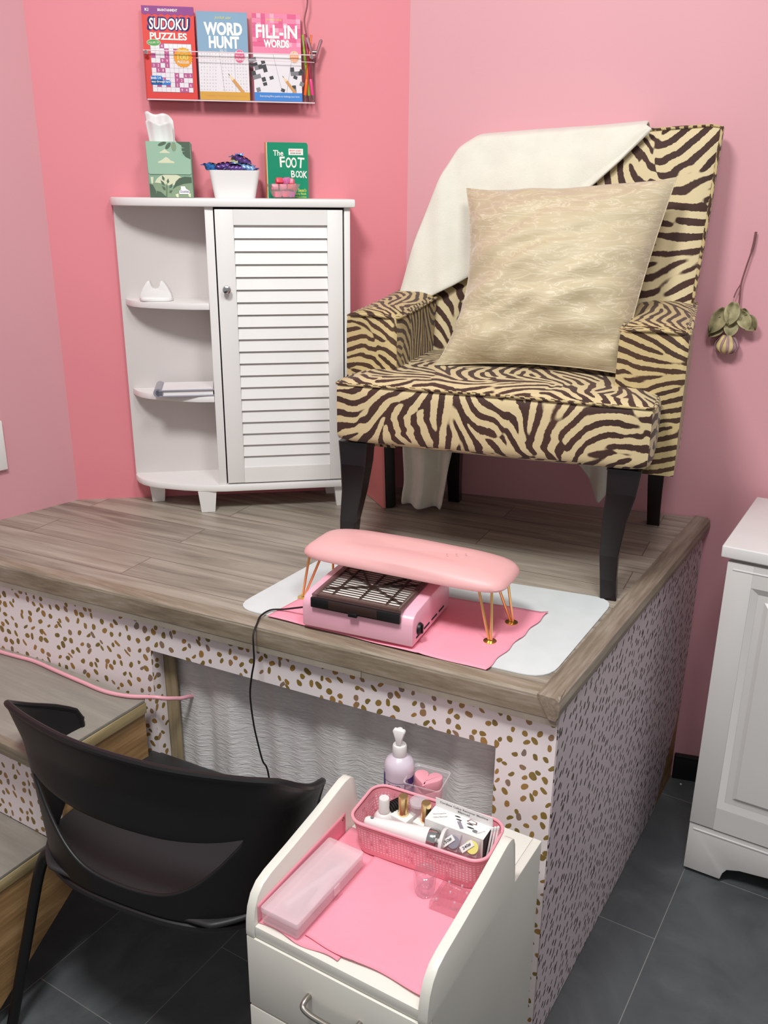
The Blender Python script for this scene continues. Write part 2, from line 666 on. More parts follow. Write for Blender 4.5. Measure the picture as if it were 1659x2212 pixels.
m_tile = tile_mat()
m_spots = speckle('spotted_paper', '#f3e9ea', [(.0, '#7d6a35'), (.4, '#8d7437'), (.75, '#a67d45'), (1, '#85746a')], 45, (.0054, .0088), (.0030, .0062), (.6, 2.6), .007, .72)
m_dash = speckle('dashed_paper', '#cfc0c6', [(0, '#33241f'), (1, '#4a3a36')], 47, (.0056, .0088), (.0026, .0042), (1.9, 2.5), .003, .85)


def curtain_mat():
    m, nt, N, L, b = nodes('white_gauze')
    v = mapping(nt, 'Object', (34, 34, 190))
    n = noise_tex(nt, v, 1, 5, .6)
    n.inputs['Distortion'].default_value = 1.0
    L.new(ramp(nt, n.outputs['Fac'], [(.3, '#e2e0df'), (.7, '#f1efee')]), b.inputs['Base Color'])
    setp(b, Roughness=.95)
    add_bump(nt, b, n.outputs['Fac'], .8, .0035)
    return m


m_curtain = curtain_mat()


def velvet_mat():
    m, nt, N, L, b = nodes('crushed_velvet')
    v = mapping(nt, 'Object', (13, 13, 60))
    n = noise_tex(nt, v, 1, 4, .55)
    n.inputs['Distortion'].default_value = 1.4
    w = math_n(nt, 'ABSOLUTE', math_n(nt, 'SUBTRACT', n.outputs['Fac'], .5))
    c = ramp(nt, w, [(0, '#e2d8c0'), (.02, '#c0b294'), (.10, '#b5a685')])
    c2 = mixc(nt, noise_tex(nt, mapping(nt, 'Object'), 9, 2).outputs['Fac'], c, '#bcae90')
    L.new(c2, b.inputs['Base Color'])
    setp(b, Roughness=.6, Sheen_Weight=.5, Sheen_Roughness=.4)
    add_bump(nt, b, n.outputs['Fac'], .35, .004)
    return m


m_velvet = velvet_mat()
m_zeb = zebra('zebra_weave', '#33190f', '#c7b48a')
m_zebarm = zebra('zebra_weave_fine', '#37200f', '#bda878', (3.3, 1.7, 0), scale=15, freq=3.6, oscale=3.2, lo=-.4, hi=1.9)
m_zebback = zebra('zebra_weave_back', '#33190f', '#cebd95', (5.1, 7.7, 0), scale=12, freq=2.9, oscale=3.6, lo=.3, hi=2.4)

# ------------------------------------------------------------------ room
d1 = Vector((-.174, -.985))
struct(G().box((-2.8, -1.6, -.06), (1.6, 2.9, 0), m_tile).build('floor'))


def wall(name, a, b, mat, t=.1):
    a, b = Vector((*a, 0)), Vector((*b, 0))
    d = (b - a).normalized()
    n = Vector((-d.y, d.x, 0)) * t
    return struct(G().add([a, b, b + n, a + n] + [p + Vector((0, 0, 2.6)) for p in (a, b, b + n, a + n)],
                          [[0, 3, 2, 1], [4, 5, 6, 7], [0, 1, 5, 4], [1, 2, 6, 5], [2, 3, 7, 6], [3, 0, 4, 7]], mat).build(name))


cL, cR = (-1.801, 1.456), (-1.158, 1.997)
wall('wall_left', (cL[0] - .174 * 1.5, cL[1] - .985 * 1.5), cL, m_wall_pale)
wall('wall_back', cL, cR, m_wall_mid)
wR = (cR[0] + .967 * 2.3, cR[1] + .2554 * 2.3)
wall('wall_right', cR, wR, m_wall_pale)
bb = G()
Mw = RZ(14.8, (-.388, 2.2, 0))
bb.box((-.02, -.012, 0), (1.4, -.0005, .066), m_base, .002, M=Mw)
bb.box((-.02, -.016, .066), (1.4, -.0005, .076), m_base, .003, M=Mw)
struct(bb.build('baseboard_right'))
sw = G()
sw.box((-.04, -.012, .872), (.0325, -.001, .99), m_white, .003, M=RZ(80, (-1.836, 1.251, 0)))
tag(sw.build('wall_plate'), 'white plate on the left wall, cut by the photo edge', 'wall plate')

# ------------------------------------------------------------------ platform
PL = thing('pedicure_platform', 'raised wooden pedicure platform with grey plank deck and spotted front', 'platform', (-.4, 1.18, 0))
A6 = 5.9
c6, s6 = math.cos(R(A6)), math.sin(R(A6))
FO = Vector((-.407, 1.199, 0))                       # front right corner of the nosing
MF = RZ(A6, FO)                                      # front frame: x runs left (negative), y into the platform


def fpt(x, y, z=0):
    return MF @ Vector((x, y, z))


deck = G()
flc = fpt(-1.45, .0)
deck.prism([(flc.x, flc.y), tuple(fpt(-.0, .0))[:2], (-.407, 2.19), cR, cL, (cL[0] - .174 * .37, cL[1] - .985 * .37)], .70, .7495, m_deck, 'z')
deck.build('deck', PL, world=True)
nz = G()
prof = [(.032, .7497), (.032, .7525), (.006, .7525), (.001, .750), (-.001, .745), (-.001, .7135), (.0128, .7132)]
nz.loft([[MF @ Vector((x, y, z)) for y, z in prof] for x in (-1.46, .003)], m_nosing, smooth=False)
nz.build('front_nosing', PL, world=True)
nz = G()
prof = [(-.036, .7497), (-.036, .753), (-.006, .753), (0, .748), (.003, .735), (.0015, .722), (-.003, .713), (-.014, .713)]
nz.loft([[Vector((-.404 + x + .006 * (y - 1.2), y, z)) for x, z in prof] for y in (1.1935, 1.5, 1.9, 2.187)], m_nosing_side, smooth=False)
nz.build('side_nosing', PL, world=True)
fp = G()
y0, y1 = .014, .05
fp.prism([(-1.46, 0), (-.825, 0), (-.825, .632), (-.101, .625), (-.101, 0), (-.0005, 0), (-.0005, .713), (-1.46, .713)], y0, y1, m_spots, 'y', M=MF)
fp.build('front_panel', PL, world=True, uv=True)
po = G()
po.box((-.826, y1 + .0005, .0), (-.797, y1 + .0075, .70), m_post, .002, M=MF)
po.build('post', PL, world=True)
sp = G()
sp.box((-.425, 1.25, 0), (-.4085, 2.185, .71), m_ply)
sp.build('side_board', PL, world=True)
sd = G()
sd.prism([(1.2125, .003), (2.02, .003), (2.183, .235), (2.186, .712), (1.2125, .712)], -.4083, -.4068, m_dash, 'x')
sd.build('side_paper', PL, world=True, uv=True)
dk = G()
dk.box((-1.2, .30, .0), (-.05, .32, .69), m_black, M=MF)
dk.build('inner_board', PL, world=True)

# curtain in the opening
cu = G()


def cfn(u, t):
    x = lerp(-.846 + .035 * t, -.088, u)
    f = math.sin(u * 46 + 1.3 * math.sin(u * 9)) * .009 + math.sin(u * 19 + .7) * .009
    f += .004 * math.sin(u * 97 + t * 3)
    f *= .35 + .65 * min(1, t * 3)
    y = .066 + f * .72 * min(1, .15 + u * 6)
    return MF @ Vector((x + .006 * math.sin(t * 5 + u * 12), y, .672 - t * .665))


cu.grid(cfn, 150, 30, m_curtain)
tag(cu.build('curtain', loc=(-.85, 1.2, .0), world=True, solid=.0015), 'white crinkled gauze curtain hanging in the platform opening', 'curtain')

# ------------------------------------------------------------------ steps
ST = thing('steps', 'carpet-free grey plank steps with plywood stringer at platform left', 'steps', (-1.24, .9, 0))
ST['label'] = 'two grey plank steps with spotted risers and bare plywood side, left of the platform'
X1, X2 = -1.225, -1.275
t1 = G()
t1.box((-1.885, .862, .529), (X1 - .0, 1.098, .536), m_tread, .001)
t1.build('upper_tread', ST, world=True)
t1 = G()
t1.box((-1.885, .872, .505), (X1 + .001, 1.10, .5285), m_lumber, .001)
t1.build('upper_tread_board', ST, world=True)
t1 = G()
t1.box((-1.885, .848, .508), (X1 - .004, .8715, .5365), m_nosing, .006)
t1.build('upper_nosing', ST, world=True)
t1 = G()
t1.box((-1.885, .884, .322), (X1 - .012, .897, .5045), m_spots)
t1.build('upper_riser', ST, world=True, uv=True)
t2 = G()
t2.box((-1.885, .56, .314), (X2, .8835, .321), m_tread, .001)
t2.build('lower_tread', ST, world=True)
t2 = G()
t2.box((-1.885, .56, .290), (X2 + .001, .883, .3138), m_lumber, .001)
t2.build('lower_tread_board', ST, world=True)
t2 = G()
t2.box((-1.885, .545, .294), (X2 - .004, .5595, .3215), m_nosing, .006)
t2.build('lower_nosing', ST, world=True)
sg = G()
sg.prism([(1.1, .5045), (.9, .5045), (.9, .2895), (.58, .2895), (.58, .06), (.667, .0), (.91, .175), (1.1, .31)], -1.297, -1.2775, m_ply2, 'x')
sg.prism([(1.1, .5045), (.885, .5045), (.885, .29), (1.0, .29), (1.1, .31)], -1.25, -1.231, m_ply2, 'x')
sg.build('stringer', ST, world=True)

pc = spline([(-1.72, 1.061, .5405), (-1.634, 1.066, .5405), (-1.582, 1.072, .5405), (-1.531, 1.078, .5405), (-1.452, 1.075, .5405), (-1.38, 1.073, .5405), (-1.311, 1.072, .5405),
             (-1.259, 1.083, .541), (-1.222, 1.1, .542), (-1.202, 1.107, .544), (-1.189, 1.122, .538), (-1.182, 1.150, .526), (-1.179, 1.20, .50), (-1.178, 1.23, .40), (-1.178, 1.23, .004)], 8)
g = G()
g.tube(pc, .0042, m_pinkcable, 10)
tag(g.build('cable', loc=(-1.4, 1.08, .536), world=True), 'pink cable lying along the back of the upper step', 'cable')

for x_, y_, r_ in ((-.33, 2.165, .0045), (-.376, 2.168, .003)):
    g = G()
    g.lathe([(0, 0), (r_, .0008), (r_ * .8, r_ * .7), (0, r_)], m_card, 9)
    tag(g.build('plaster_crumb', loc=(x_, y_, 0)), 'white crumb on the slate floor against the black baseboard' if r_ > .004 else 'tiny white crumb in the corner of baseboard and platform', 'crumb')

# ------------------------------------------------------------------ right cabinet
RC = thing('storage_cabinet', 'white panelled cabinet standing on the slate floor by the right wall', 'cabinet', (-.288, 1.839, 0))
g = G()
g.prism([(0, .012), (.082, .012), (.086, .03), (.094, .043), (.12, .052), (.2, .062), (.3, .066), (.38, .062), (.46, .052), (.486, .043), (.494, .03), (.498, .012), (.58, .012), (.58, .137), (0, .137)], 0, .02, m_whitecab, 'y', bev=.0015)
g.box((.010, -.002, .122), (.57, .002, .126), m_white, .001)
g.build('plinth', RC)
g = G()
g.box((0.003, .012, .137), (.577, .36, .797), m_whitecab)
g.box((.003, .02, .012), (.03, .36, .137), m_black)
g.box((.003, .33, .002), (.577, .36, .137), m_black)
g.build('carcass', RC)
g = G()
o_, i_ = (.052, .20, .528, .74), (.066, .215, .514, .727)
g.box((0, -.004, .142), (.052, .0115, .787), m_whitecab, .001)
g.box((.528, -.004, .142), (.58, .0115, .787), m_whitecab, .001)
g.box((.052, -.004, .142), (.528, .0115, .20), m_whitecab)
g.box((.052, -.004, .74), (.528, .0115, .787), m_whitecab)
g.box((.052, .004, .20), (.528, .0115, .74), m_whitecab)
# slope from frame to raised field
q = [(.052, .20), (.528, .20), (.528, .74), (.052, .74)]
p = [(.066, .215), (.514, .215), (.514, .726), (.066, .726)]
g.add([(a, -.004, b) for a, b in q] + [(a, .0035, b) for a, b in p], [[0, 1, 5, 4], [1, 2, 6, 5], [2, 3, 7, 6], [3, 0, 4, 7]], m_whitecab)
p2 = [(.081, .230), (.499, .230), (.499, .711), (.081, .711)]
p3 = [(.089, .238), (.491, .238), (.491, .703), (.089, .703)]
g.add([(a, .0035, b) for a, b in p2] + [(a, -.003, b) for a, b in p3], [[0, 1, 5, 4], [1, 2, 6, 5], [2, 3, 7, 6], [3, 0, 4, 7], [4, 5, 6, 7]], m_whitecab)
g.box((.012, -.0055, .771), (.568, -.0035, .774), m_white, .0008)
g.build('door', RC)
g = G()
g.box((-.014, -.012, .797), (.594, .36, .823), m_white, .003, 3)
g.build('top', RC)

# ------------------------------------------------------------------ corner cabinet
CC = thing('corner_cabinet', 'white cabinet with louvred door and three curved open shelves', 'cabinet', (-1.459, 1.559, .75), R(41))
curve = [(-.176, .138), (-.174, .115), (-.166, .092), (-.153, .071), (-.135, .054), (-.112, .040), (-.083, .026), (-.05, .012), (-.015, .001), (.02, -.007), (.05, -.010)]


def outline(ins=0, right=.358, front=-.010, back=.138):
    pts = []
    for x, y in curve:
        pts.append((max(x + ins * 1.0, -.176 + ins), max(y + ins * .7, front)) if y > front + .001 else (x, y))
    return pts + [(right, front), (right, back)]


g = G()
g.prism(outline(), .054, .071, m_white, 'z', bev=.004)
g.build('base', CC)
g = G()
g.prism([(x - .004, y - .005) if y < .13 else (x - .004, y) for x, y in curve] + [(.368, -.016), (.368, .138)], .713, .731, m_white, 'z', bev=.004)
g.build('top', CC)
g = G()
g.box((-.174, .126, .071), (.352, .138, .713), m_backshade)
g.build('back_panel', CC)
g = G()
g.box((.034, -.002, .071), (.0525, .126, .713), m_white, .001)
g.build('divider', CC)
g = G()
g.box((.344, -.002, .071), (.3575, .126, .713), m_white, .001)
g.build('side_panel', CC)
for z in (.489, .274):
    g = G()
    g.prism([(x + .012, min(.126, y + .006)) for x, y in curve[:-2]] + [(.0335, .003), (.0335, .126)], z, z + .0145, m_white, 'z', bev=.0015)
    g.build('shelf', CC)
for cx, cy, w0, w1, side in ((.004, .02, .022, .0165, 0), (.334, .02, .018, .012, 1), (-.122, .118, .02, .015, 0), (.318, .118, .018, .012, 1)):
    g = G()
    g.loft([[(cx + a * w, cy + b * w, z) for a, b in ((-1, -1), (1, -1), (1, 1), (-1, 1))] for z, w in ((0, w1), (.054, w0))], m_white, smooth=False)
    g.build('foot', CC)
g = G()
g.box((.053, .0115, .0715), (.3435, .018, .7125), m_darkgap)  # added dark sheet, stands in for the shaded interior in the door gaps
g.build('door_gap_shade', CC)
DR = G()
DR.box((.0555, -.006, .075), (.096, .011, .708), m_white, .001)
DR.box((.305, -.006, .075), (.340, .011, .708), m_white, .001)
DR.box((.096, -.006, .075), (.305, .011, .113), m_white)
DR.box((.096, -.006, .675), (.305, .011, .708), m_white)
DR = DR.build('door', CC)
g = G()
nl = 20
for i in range(nl):
    z0 = .113 + i * (.675 - .113) / nl
    h = (.675 - .113) / nl
    g.prism([(-.004, z0), (-.001, z0 - .0005), (.0075, z0 + h + .004), (.0045, z0 + h + .004)], .0955, .3055, m_white, 'x')
g.box((.0955, .0085, .113), (.3055, .0105, .675), m_white)
g.build('louvre_panel', DR)
g = G()
g.lathe([(.0035, 0), (.0035, .008), (.0085, .012), (.0098, .016), (.0085, .020), (.003, .0225), (0, .0225)], m_chrome, 20, M=Matrix.Translation((.0745, -.006, .536)) @ Matrix.Rotation(R(90), 4, 'X'))
g.build('knob', DR)


def cabw(u, v, z):
    return (-1.459 + u * math.cos(R(41)) - v * math.sin(R(41)), 1.559 + u * math.sin(R(41)) + v * math.cos(R(41)), .75 + z)


# white cradle on the upper shelf
T = thing('charging_cradle', 'white plastic cradle with a notch on the upper open shelf', 'cradle', cabw(-.088, .075, .504), R(41))
g = G()
ol = [(-.0365, .006), (-.0345, .016), (-.028, .030), (-.021, .041), (-.016, .0455), (-.012, .0445), (-.0095, .035), (-.006, .029), (0, .027), (.006, .029), (.0095, .035), (.012, .0445), (.016, .0455), (.021, .041), (.028, .030), (.0345, .016), (.0365, .006)]
g.prism(ol, -.018, .018, m_white, 'y', bev=.0012)
g.build('body', T)
g = G()
g.prism(rrect(-.038, -.024, .038, .024, .018), 0, .0075, m_white, 'z', bev=.002)
g.build('base', T)
# silver binder on the lower shelf
T = thing('ring_binder', 'silver clip folder with white sheets on the lower open shelf', 'folder', cabw(-.10, .004, .289), R(41))
g = G()
g.box((0.006, .0, 0), (.134, .095, .003), m_silver, .001)
g.box((0.006, .0, .0135), (.134, .095, .0165), m_silver, .001)
g.build('cover', T)
g = G()
g.box((.012, .004, .0032), (.131, .09, .0133), m_paper)
g.box((.014, .004, .0166), (.131, .09, .0176), m_paper)
g.build('sheets', T)
g = G()
for i in range(3):
    g.tube([(.004 + .003 * i, .001, .010), (.004 + .003 * i, .095, .010)], [.0105 - i * .002] * 2, m_silver, 14)
g.build('spine', T)

# tissue box on top
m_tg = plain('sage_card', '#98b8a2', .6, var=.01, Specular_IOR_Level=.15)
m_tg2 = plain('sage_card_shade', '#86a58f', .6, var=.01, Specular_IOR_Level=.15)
m_tg3 = plain('moss_print', '#4d6450', .6, var=.01)
m_tg4 = plain('olive_print', '#7f9678', .6, var=.01)
m_tcr = plain('pale_print', '#cfd3b4', .6, var=.01)
m_tdk = plain('forest_print', '#475b49', .6, var=.01)
TB = thing('tissue_box', 'sage green leaf-printed tissue box on top of the louvred cabinet', 'tissue box', cabw(-.083, .035, .731), R(41))
g = G()
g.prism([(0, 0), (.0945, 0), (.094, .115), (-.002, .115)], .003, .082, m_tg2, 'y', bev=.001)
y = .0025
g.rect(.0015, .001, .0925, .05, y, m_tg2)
g.ell(.046, .026, .034, .024, y - .0002, m_tcr, 20, 0, 180)
g.flat([(.001, .03), (.016, .031), (.034, .029), (.047, .02), (.052, .001), (.001, .001)], y - .0004, m_tg4)
g.flat([(.05, .018), (.058, .034), (.066, .041), (.078, .044), (.0925, .043), (.0925, .02)], y - .0006, m_tdk)
g.flat([(.047, .016), (.06, .024), (.075, .029), (.0925, .031), (.0925, .001), (.047, .001)], y - .0008, m_tg4)
g.flat([(.001, .029), (.008, .026), (.013, .016), (.015, .001), (.001, .001)], y - .0008, m_tdk)
g.flat([(.015, .014), (.024, .012), (.033, .004), (.036, .001), (.014, .001)], y - .001, m_tdk)
for x, z, a, l in ((.031, .041, 110, .012), (.041, .035, 80, .011), (.029, .031, 125, .014), (.031, .02, 130, .012), (.047, .025, 50, .012), (.046, .013, 30, .009)):
    M = Matrix.Translation((x, 0, z)) @ Matrix.Rotation(-R(a), 4, 'Y')
    g.flat([(-l / 2, 0), (-.1 * l, -.0028), (l / 2, 0), (-.1 * l, .0028)], y - .0012, m_tg3, M)
g.flat([(.035, .001), (.037, .001), (.039, .03), (.038, .03)], y - .0012, m_tg3)
g.flat([(.055, .007), (.058, .001), (.062, .001), (.062, .009)], y - .0012, m_tcr)
g.flat([(.083, .009), (.084, .003), (.088, .001), (.089, .009)], y - .0012, m_tcr)
g.flat([(.064, .008), (.085, .008), (.087, .014), (.079, .019), (.077, .024), (.068, .024), (.068, .018), (.064, .014)], y - .0014, m_card)
g.text('Scotties', .0755, .0105, .0055, m_dpurple, y - .0017, .0195, shear=.25, bold=.01)
g.flat([(.005, .029), (.009, .029), (.0105, .043), (.004, .043)], y - .0012, m_tcr)
g.build('carton', TB)
g = G()
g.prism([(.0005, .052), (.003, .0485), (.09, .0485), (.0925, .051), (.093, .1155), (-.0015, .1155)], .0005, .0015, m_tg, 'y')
y = .0003
g.flat([(.063, .1155), (.0928, .1155), (.0925, .080), (.083, .084), (.077, .090), (.0745, .099), (.075, .1075)], y, m_tdk)
for dz in (.102, .095, .088):
    g.flat([(.073, dz), (.0815, dz + .001), (.073, dz + .002)], y - .0002, m_tg)
for cx, cz, rx, rz, an in ((.0335, .1105, .0095, .0035, 20), (.046, .1065, .0085, .004, 50), (.058, .105, .0055, .0095, 0)):
    M = Matrix.Translation((cx, 0, cz)) @ Matrix.Rotation(-R(an), 4, 'Y')
    g.ell(0, 0, rx, rz, y, m_tg4 if cx > .05 else m_tg3, 16, M=M)
for cx, cz, k in ((.038, .092, 1), (.040, .0715, 1.6)):
    g.flat([(cx - .011 * k, cz), (cx + .011 * k, cz), (cx + .0105 * k, cz + .002 * k), (cx + .006 * k, cz + .0035 * k), (cx + .003 * k, cz + .0065 * k), (cx, cz + .008 * k), (cx - .003 * k, cz + .006 * k), (cx - .006 * k, cz + .0038 * k), (cx - .0105 * k, cz + .002 * k)], y, m_tcr)
g.build('flap', TB)
g = G()


def sheet(x0, x1, y0, top, skew, ph, amp):
    def fn(u, t):
        r = 1 - (1 - min(1, min(u, 1 - u) / .16)) ** 2 * .10
        hgt = (top + skew * (u - .5) + .004 * math.sin(u * 7 + ph)) * r
        w = 1 + .10 * t
        x = lerp(x0, x1, .5 + (u - .5) * w) - .004 * t
        return (x, y0 + amp * math.sin(u * 13 + ph) * (.4 + .6 * t) + .008 * (2 * u - 1) ** 2 - .012 * t * t * math.sin(ph), .105 + hgt * t)
    return fn


g.grid(sheet(.006, .058, .030, .050, -.006, 1.2, .0035), 28, 12, m_paper)
g.grid(sheet(.005, .060, .040, .068, -.016, 2.6, .0030), 28, 12, m_paper)
g.grid(lambda u, t: (lerp(.045, lerp(.077, .052, t), u), .046 + .004 * math.sin(u * 8), .107 + t * .026 * (1 - .3 * u)), 10, 6, m_paper)
g.build('tissue', TB, solid=.0006)

# white bin with wrapped snacks
BN = thing('snack_bin', 'white plastic bin full of blue wrapped snacks on cabinet top', 'bin', cabw(.048, .02, .731), R(41))
g = G()


def ring(z, i):
    k = z / .058
    x0, x1 = .010 - .010 * k + i, .1 + .012 * k - i
    y0, y1 = .010 - .010 * k + i, .082 + .012 * k - i
    return [(a, b, z) for a, b in rrect(x0, y0, x1, y1, .012 - i)]


g.loft([ring(0, 0), ring(.058, 0), ring(.0585, .001), ring(.058, .002), ring(.004, .002)], m_white, caps=True)
g.build('bin_body', BN)
m_wrapb = plain('blue_foil', '#3a78c2', .25, .35, var=.35, vscale=60)
m_wrapp = plain('violet_foil', '#55387a', .25, .2, var=.5, vscale=70)
m_wrapl = plain('pale_blue_foil', '#7fa4dd', .25, .4, var=.25, vscale=60)
m_wrapg = plain('wrapper_print', '#b9b98a', .35, .1, var=.2, vscale=80)


def snack(pos, rz, ry, lab, mb, k=1.0):
    t = thing('wrapped_snack', lab, 'snack', cabw(*pos), R(41 + rz), 'wrapped snacks in the white bin', ry=R(ry))
    g = G()
    L_, Wd = .025 * k, .014 * k

    def fn(u, tt):
        a = 2 * math.pi * tt
        x = lerp(-L_, L_, u)
        e = max(.12, 1 - abs(2 * u - 1) ** 4)
        fl = .9 + .25 * max(0, abs(2 * u - 1) - .7)
        return (x, Wd * fl * math.cos(a) * (.85 + .15 * e), .009 * e * math.sin(a) + .0015 * math.sin(u * 30 + a))
    g.grid(fn, 24, 16, mb)
    g.grid(lambda u, tt: (lerp(-.016, .016, u) * k, -.012 + .02 * tt, .0098 * (1 - (u - .5) ** 2)), 8, 6, m_wrapg if mb != m_wrapg else m_wrapp)
    g.build('wrapper', t)
    for sgn in (-1, 1):
        g = G()
        g.grid(lambda u, tt: (sgn * (L_ * .93 + u * .006), lerp(-Wd, Wd, tt) * (.75 + .25 * u), .0012 * math.sin(tt * 20) + .003 * u * sgn), 4, 14, m_wrapl if mb == m_wrapp else m_wrapb)
        g.build('crimp', t)
    return t


snack((.058, .048, .793), 20, 22, 'blue-ended wrapped snack hanging over the left rim of the white bin', m_wrapb, .9)
snack((.084, .045, .797), -8, -6, 'dark violet wrapped snack lying left of centre in the bin', m_wrapp)
snack((.108, .05, .807), 60, -40, 'pale blue wrapper end standing up in the middle of the bin', m_wrapl, .8)
snack((.122, .048, .809), 10, 24, 'dark wrapped snack tilted on top of the bin heap', m_wrapp)
snack((.130, .036, .795), -15, 8, 'pale blue wrapped snack by the right rim of the bin', m_wrapl, .9)
snack((.105, .03, .793), 5, 3, 'violet wrapped snack with printed front low in the bin', m_wrapp, .8)

# green book
m_gbk = plain('green_cover', '#1f8a68', .4, var=.02, Specular_IOR_Level=.15)
m_gsp = plain('orange_spine', '#b5682f', .5)
m_yel = plain('yellow_print', '#c8d34c', .5, var=.02)
m_red = plain('red_print', '#d8383c', .5, var=.02)
m_offw = plain('offwhite_print', '#eceae2', .55, var=.01)
m_orng = plain('orange_print', '#e59a2a', .5, var=.02, Specular_IOR_Level=.15)
BK = thing('board_book', 'green board book standing upright behind the glass sweet bowl', 'book', cabw(.178, .085, .731), R(41))
g = G()
g.prism(rrect(.002, .001, .091, .1185, .006), .0025, .012, m_offw, 'y')
g.build('pages', BK)
g = G()
g.prism([(0, 0), (.094, 0), (.094, .115), (.092, .119), (.089, .12), (0, .12)], 0, .002, m_gbk, 'y')
g.prism([(0, 0), (.094, 0), (.094, .115), (.092, .119), (.089, .12), (0, .12)], .0125, .0145, m_gbk, 'y')
y = -.0004
g.text('The', .0265, .0915, .012, m_offw, y, .023, bold=.02)
g.rect(.050, .0935, .083, .107, y, m_offw)
g.text('BRIGHT & EARLY', .0665, .101, .0036, m_red, y - .0003, .028, bold=.015)
g.text('BOARD BOOKS', .0665, .0958, .0032, m_ink, y - .0003, .024, bold=.015)
for i, (ch, x, z, r, w) in enumerate((('F', .036, .0675, .05, .012), ('O', .0485, .066, -.06, .0125), ('O', .062, .066, .04, .0125), ('T', .0765, .066, -.08, .0155))):
    g.text(ch, x, z, .0225, m_offw, y, w, bold=.02, rot=r)
for ch, x, z, r, w in (('B', .0595, .0455, .05, .009), ('O', .069, .0452, -.05, .0085), ('O', .0775, .045, .05, .0085), ('K', .0865, .0445, -.08, .0095)):
    g.text(ch, x, z, .015, m_offw, y, w, bold=.02, rot=r)
g.text("Dr. Seuss's", .074, .0145, .0075, m_yel, y, .03, bold=.02)
g.text('Wacky Book', .074, .0065, .0065, m_yel, y, .03, bold=.02)
g.text('of Opposites', .074, .0005, .005, m_yel, y, .03, bold=.02)
g.build('cover', BK)
g = G()
g.box((-.0035, -.0003, 0), (0, .0148, .12), m_gsp, .0008)
g.rect(-.0002, 0, .0015, .12, -.0006, m_tcr)
g.build('spine', BK)

# glass bowl and candies
BW = thing('glass_bowl', 'small clear glass bowl of pink sweets before the green book', 'bowl', cabw(.2115, .04, .731), R(41))
g = G()
g.lathe([(.0, .001), (.022, .0), (.024, .003), (.038, .030), (.0385, .031), (.0375, .031), (.022, .0045), (0, .0035)], m_glass, 8)
g.build('bowl_wall', BW)
pinks = [plain('candy_red', '#d84a58', .35), plain('candy_rose', '#e77f92', .35), plain('candy_pink', '#ee9bb4', .35), plain('candy_orchid', '#d277ad', .35), plain('candy_coral', '#e06a6a', .35)]
names_c = ['red', 'rose pink', 'pale pink', 'orchid', 'coral']
rnd = random.Random(5)
cps = [(-.014, -.012, .010, 1), (.002, -.018, .011, 1), (.015, -.010, .011, 3), (-.004, .002, .010, 0), (.014, .010, .012, 2), (-.016, .010, .012, 4),
       (-.020, -.012, .024, 1), (-.002, -.017, .025, 1), (.018, -.013, .024, 4), (.022, .006, .025, 4), (-.012, .008, .026, 0), (.004, .006, .027, 2), (-.010, -.004, .037, 0), (.006, -.004, .038, 3), (.017, .002, .036, 1)]
proto = {}
for x, yv, z, ci in cps:
    c = names_c[ci]
    t = thing('wrapped_sweet', c + ' wrapped sweet heaped in the small glass bowl', 'sweet', cabw(.2115 + x, .04 + yv, .731 + z), R(rnd.uniform(0, 90)), c + ' sweets in the glass bowl', rx=R(rnd.uniform(-25, 25)))
    if ci not in proto:
        g = G()
        g.box((-.0075, -.0075, -.006), (.0075, .0075, .006), pinks[ci], .0018)
        proto[ci] = g.build('sweet_body', t)
    else:
        o = proto[ci].copy()
        COL.objects.link(o)
        o.parent = t

# ------------------------------------------------------------------ acrylic rack with puzzle books
WA = R(40.1)


def wallp(x, y, z):
    return (-1.612 + x * math.cos(WA) - y * math.sin(WA), 1.615 + x * math.sin(WA) + y * math.cos(WA), z)


RK = thing('wall_rack', 'clear acrylic rack on the rose wall holding puzzle books', 'rack', wallp(0, -.001, 1.683), WA)
g = G()
g.box((0, -.003, 0), (.372, -.001, .105), m_acr)
g.build('back_plate', RK)
g = G()
g.box((0, -.046, .0), (.372, -.003, .003), m_acrtint)
g.box((0.002, -.047, .0005), (.37, -.0455, .0028), m_edge)
g.build('bottom_plate', RK)
g = G()
g.box((0, -.048, .003), (.372, -.046, .098), m_acr)
g.tube([(0.0, -.047, .0985), (.372, -.047, .0985)], .0011, m_edge, 8)
g.tube([(.112, -.049, .086), (.37, -.049, .084)], .0007, m_edge, 8)
g.build('front_plate', RK)
for x in (0, .370):
    g = G()
    g.box((x, -.046, .003), (x + .002, -.003, .100), m_acrtint)
    g.build('end_plate', RK)
for x in (.006, .364):
    g = G()
    g.lathe([(.0045, 0), (.0045, .003), (.003, .005), (0, .005)], m_chrome, 16, M=Matrix.Translation((x, -.0485, .094)) @ Matrix.Rotation(R(90), 4, 'X'))
    g.build('stud', RK)

m_bred = plain('red_cover', '#d5352d', .4, var=.02, Specular_IOR_Level=.15)
m_bpur = plain('purple_print', '#84307f', .4, var=.02, Specular_IOR_Level=.15)
m_bviol = plain('violet_outline', '#4a2a80', .4, Specular_IOR_Level=.15)
m_mag = plain('magenta_cell', '#b9578f', .5, Specular_IOR_Level=.15)
m_bblue = plain('blue_badge', '#1e7ac6', .45, Specular_IOR_Level=.15)
m_bgreen = plain('green_badge', '#4f9a52', .45, Specular_IOR_Level=.15)
m_bslate = plain('slate_blue_cover', '#7f9fb8', .45, var=.03, Specular_IOR_Level=.15)
m_bgold = plain('ochre_band', '#d4a13c', .45, Specular_IOR_Level=.15)
m_bpk = plain('pink_cover', '#e37f9f', .4, var=.02, Specular_IOR_Level=.15)
m_bpk2 = plain('pink_block', '#d75d88', .45, Specular_IOR_Level=.15)
m_bpk3 = plain('pale_pink_block', '#eea3ba', .45, Specular_IOR_Level=.15)
